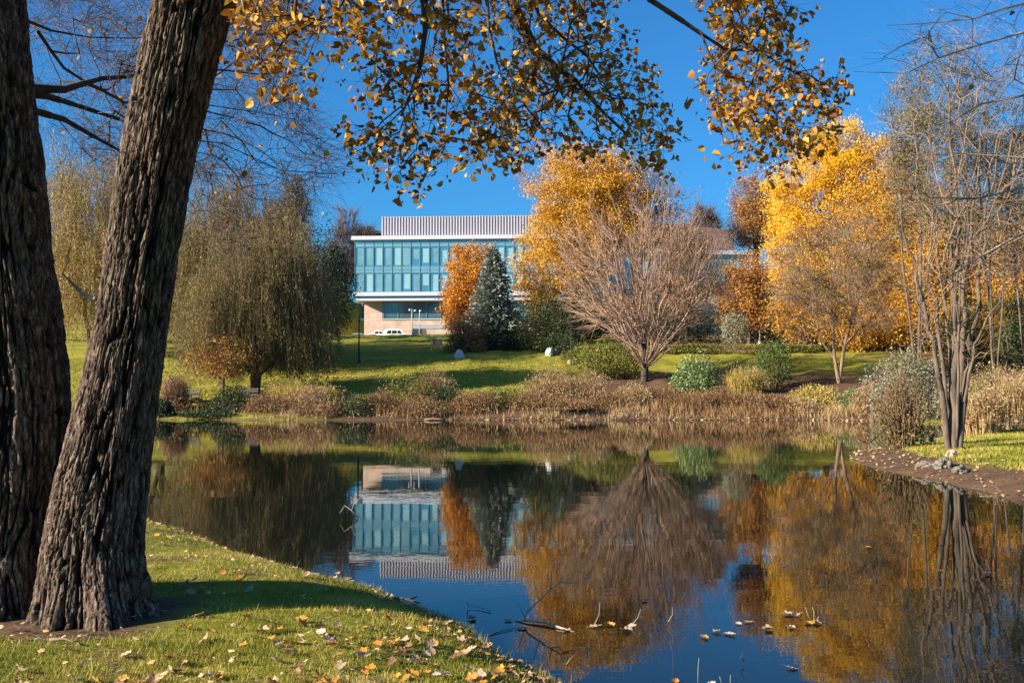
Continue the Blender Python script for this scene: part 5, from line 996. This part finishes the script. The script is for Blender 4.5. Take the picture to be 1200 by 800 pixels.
# floating leaves
fl_ = [(612, 733, 4, 'left end of the floating stick'), (664, 735, 0, 'right end of the floating stick'), (697, 731, 0, 'with an upright stem, right of the floating stick'), (714, 729, 1, 'brightest one right of the floating stick'), (739, 731, 4, 'larger one of the pair near the middle of the water'),
       (734, 735, 0, 'lower one of the pair near the middle of the water'), (863, 728, 4, 'left of the pair on the blue water'), (875, 726, 0, 'right of the pair on the blue water'), (823, 744, 1, 'yellow one left of two small pale leaves'), (837, 737, 0, 'upper of two small leaves on blue water'),
       (853, 740, 4, 'right of two small leaves on blue water'), (831, 797, 4, 'near the bottom edge beside thin stems'), (789, 794, 2, 'at the foot of a dark upright stem'), (921, 717, 4, 'upper left one of the right cluster'), (930, 718, 0, 'top one of the right cluster'), (945, 727, 1, 'heart of the right cluster'),
       (953, 727, 0, 'right side of the right cluster'), (924, 732, 4, 'lower left one of the right cluster'), (924, 779, 4, 'alone on blue water at lower right'), (1097, 667, 1, 'alone on dark water below the birch reflection'), (1153, 672, 0, 'alone on dark water near the right edge'),
       (397, 670, 4, 'off the grass lip at left'), (409, 676, 0, 'just off the grass lip, next to the leftmost floating ones'), (490, 708, 4, 'beside the sunken twig off the near bank'), (553, 722, 0, 'left of the thin floating twig'), (595, 724, 0, 'at the tip of the long floating stick'), (897, 734, 0, 'small one between the two clusters'),
       (755, 701, 0, 'tiny one beside a thin upright stem'), (1015, 640, 1, 'tiny one on dark water at right centre')]
for px, py, ti, lab in fl_:
    D = CAMZ * F / (py - 450) ; put_leaf(float(X(px, D)), float(D), .006, ti, float(rng.uniform(.06, .095)), f'{tones[ti][0]} floating leaf, {lab}', 'leaves floating on the pond', .08, 'floating_leaf')
def on_w(px, py, h=0.0, dD=0):
    D = CAMZ * F / (py - 450) + dD; return np.array([X(px, D), D, h])
def rise(px, py, base_py, dD=0):      # a point above the water at the distance of the water at base_py
    D = CAMZ * F / (base_py - 450) + dD; return P(px, py, D)
pale = M['bark_pale']
t = thing('fallen_branch', 'pale forked branch rising out of the water in the lower middle', 'branch', tuple(on_w(610, 726))); oo = np.array(t.location)
def tb(name, pts, r, k=7, par=t, org=oo, m=pale): q_ = MB(); q_.tube([p - org for p in pts], r, k); return q_.build(name, m, par, True)
tb('stick', [on_w(603, 724, .0), on_w(618, 726, .015), on_w(638, 728, .02), on_w(655, 733, .012), on_w(672, 737, .004)], [.004, .009, .012, .009, .004])
tb('stem', [rise(614, 726, 727), rise(618, 716, 727, .05), rise(632, 703, 727, .1), rise(643, 692, 727, .15), rise(657, 682, 727, .2), rise(675, 683, 727, .25), rise(688, 676, 727, .3), rise(689, 671, 727, .3)], [.007, .008, .007, .006, .005, .004, .003, .002])
tb('twig', [rise(632, 703, 727, .1), rise(629, 694, 727, .12), rise(627, 686, 727, .12), rise(625, 677, 727, .15)], [.004, .0035, .003, .002]); tb('twig', [rise(643, 692, 727, .15), rise(655, 696, 727, .1), rise(664, 686, 727, .1), rise(665, 672, 727, .15)], [.004, .0035, .003, .002])
tb('twig', [rise(657, 682, 727, .2), rise(658, 676, 727, .2), rise(660, 673, 727, .2)], [.004, .003, .002]); tb('twig', [rise(646, 690, 727, .15), rise(644, 682, 727, .12), rise(645, 678, 727, .12)], [.004, .003, .002]); tb('twig', [rise(615, 724, 727), rise(610, 712, 727, -.05), rise(607, 706, 727, -.05)], [.004, .003, .002])
tb('twig', [rise(673, 683, 727, .25), rise(672, 678, 727, .25), rise(672, 673, 727, .25)], [.003, .003, .002])
def twig_thing(label, lists, r=.004, m=pale, name='twig'):
    bp = lists[0][0]; t_ = thing(name, label, 'twig', tuple(bp)); q_ = MB()
    for L_ in lists: q_.tube([p - np.array(t_.location) for p in L_], np.linspace(r, r * .4, len(L_)), 5)
    q_.build('shoots', m, t_, True); return t_
twig_thing('thin pale hooked twig floating left of the forked branch', [[on_w(575, 714, .01), on_w(562, 710, .015), on_w(548, 709, .02)], [on_w(549, 709, .02), rise(547, 704, 711)]], .005)
twig_thing('thin dark stick lying on the water left of the forked branch', [[on_w(572, 741, .004), on_w(590, 736, .008), on_w(605, 733, .008)]], .005, M['bark'])
twig_thing('curved thin stem standing beside the leaf right of the forked branch', [[rise(697, 731, 731), rise(702, 720, 731), rise(703, 706, 731)]])
twig_thing('curved thin stem rising from the leaf pair in the middle of the water', [[rise(741, 731, 731), rise(747, 724, 731), rise(751, 713, 731)]])
twig_thing('short curved stem alone left of the blue water opening', [[rise(783, 728, 729), rise(788, 720, 729), rise(788, 711, 729)]])
twig_thing('forked thin stems rising from the right leaf cluster', [[rise(950, 727, 727), rise(946, 718, 727), rise(944, 711, 727)], [rise(954, 727, 727), rise(954, 718, 727), rise(952, 711, 727)], [rise(957, 727, 727), rise(960, 721, 727)]], .004)
twig_thing('dark upright stem with a leaf at its foot near the bottom edge', [[rise(789, 794, 794), rise(789, 780, 794), rise(788, 762, 794), rise(785, 752, 794)]], .003, M['bark_dark'])
twig_thing('pale thin stem standing in the water at the bottom edge', [[rise(818, 799, 800), rise(818, 785, 800), rise(819, 770, 800)]], .003)
twig_thing('pair of short pale stems at the bottom edge right of the floating leaf', [[rise(846, 800, 801), rise(843, 792, 801)], [rise(856, 800, 801), rise(856, 790, 801)]], .003)
twig_thing('small dark crooked stem poking from the blue water at lower middle right', [[rise(872, 774, 774), rise(868, 770, 774), rise(872, 762, 774)]], .005, M['bark_dark'])
twig_thing('pale arching twig over the dark water left of the building reflection', [[rise(420, 606, 606), rise(412, 598, 606), rise(404, 592, 606), rise(398, 601, 606)], [rise(412, 598, 606), rise(416, 588, 606), rise(424, 582, 606)]], .008)
twig_thing('tan leaf-wrapped twig standing near the grassy bank tip', [[rise(664, 778, 780), rise(668, 772, 780), rise(674, 766, 780)]], .005, M['bark_tan'])
twig_thing('dark sunken twig sticking out from the near bank edge', [[on_w(470, 700, .02), on_w(482, 704, .03), on_w(494, 706, .02)], [on_w(480, 703, .03), on_w(490, 700, .03)]], .012, M['bark_dark'])
twig_thing('small tan stick lying in the grass in front of the leaning tree', [[np.array([X(a, 6.1), 6.1 + dy_, gz(X(a, 6.1), 6.1) + .04]) for a, dy_ in ((64, 0), (80, .02), (97, -.06))]], .012, M['bark_tan'], 'stick')
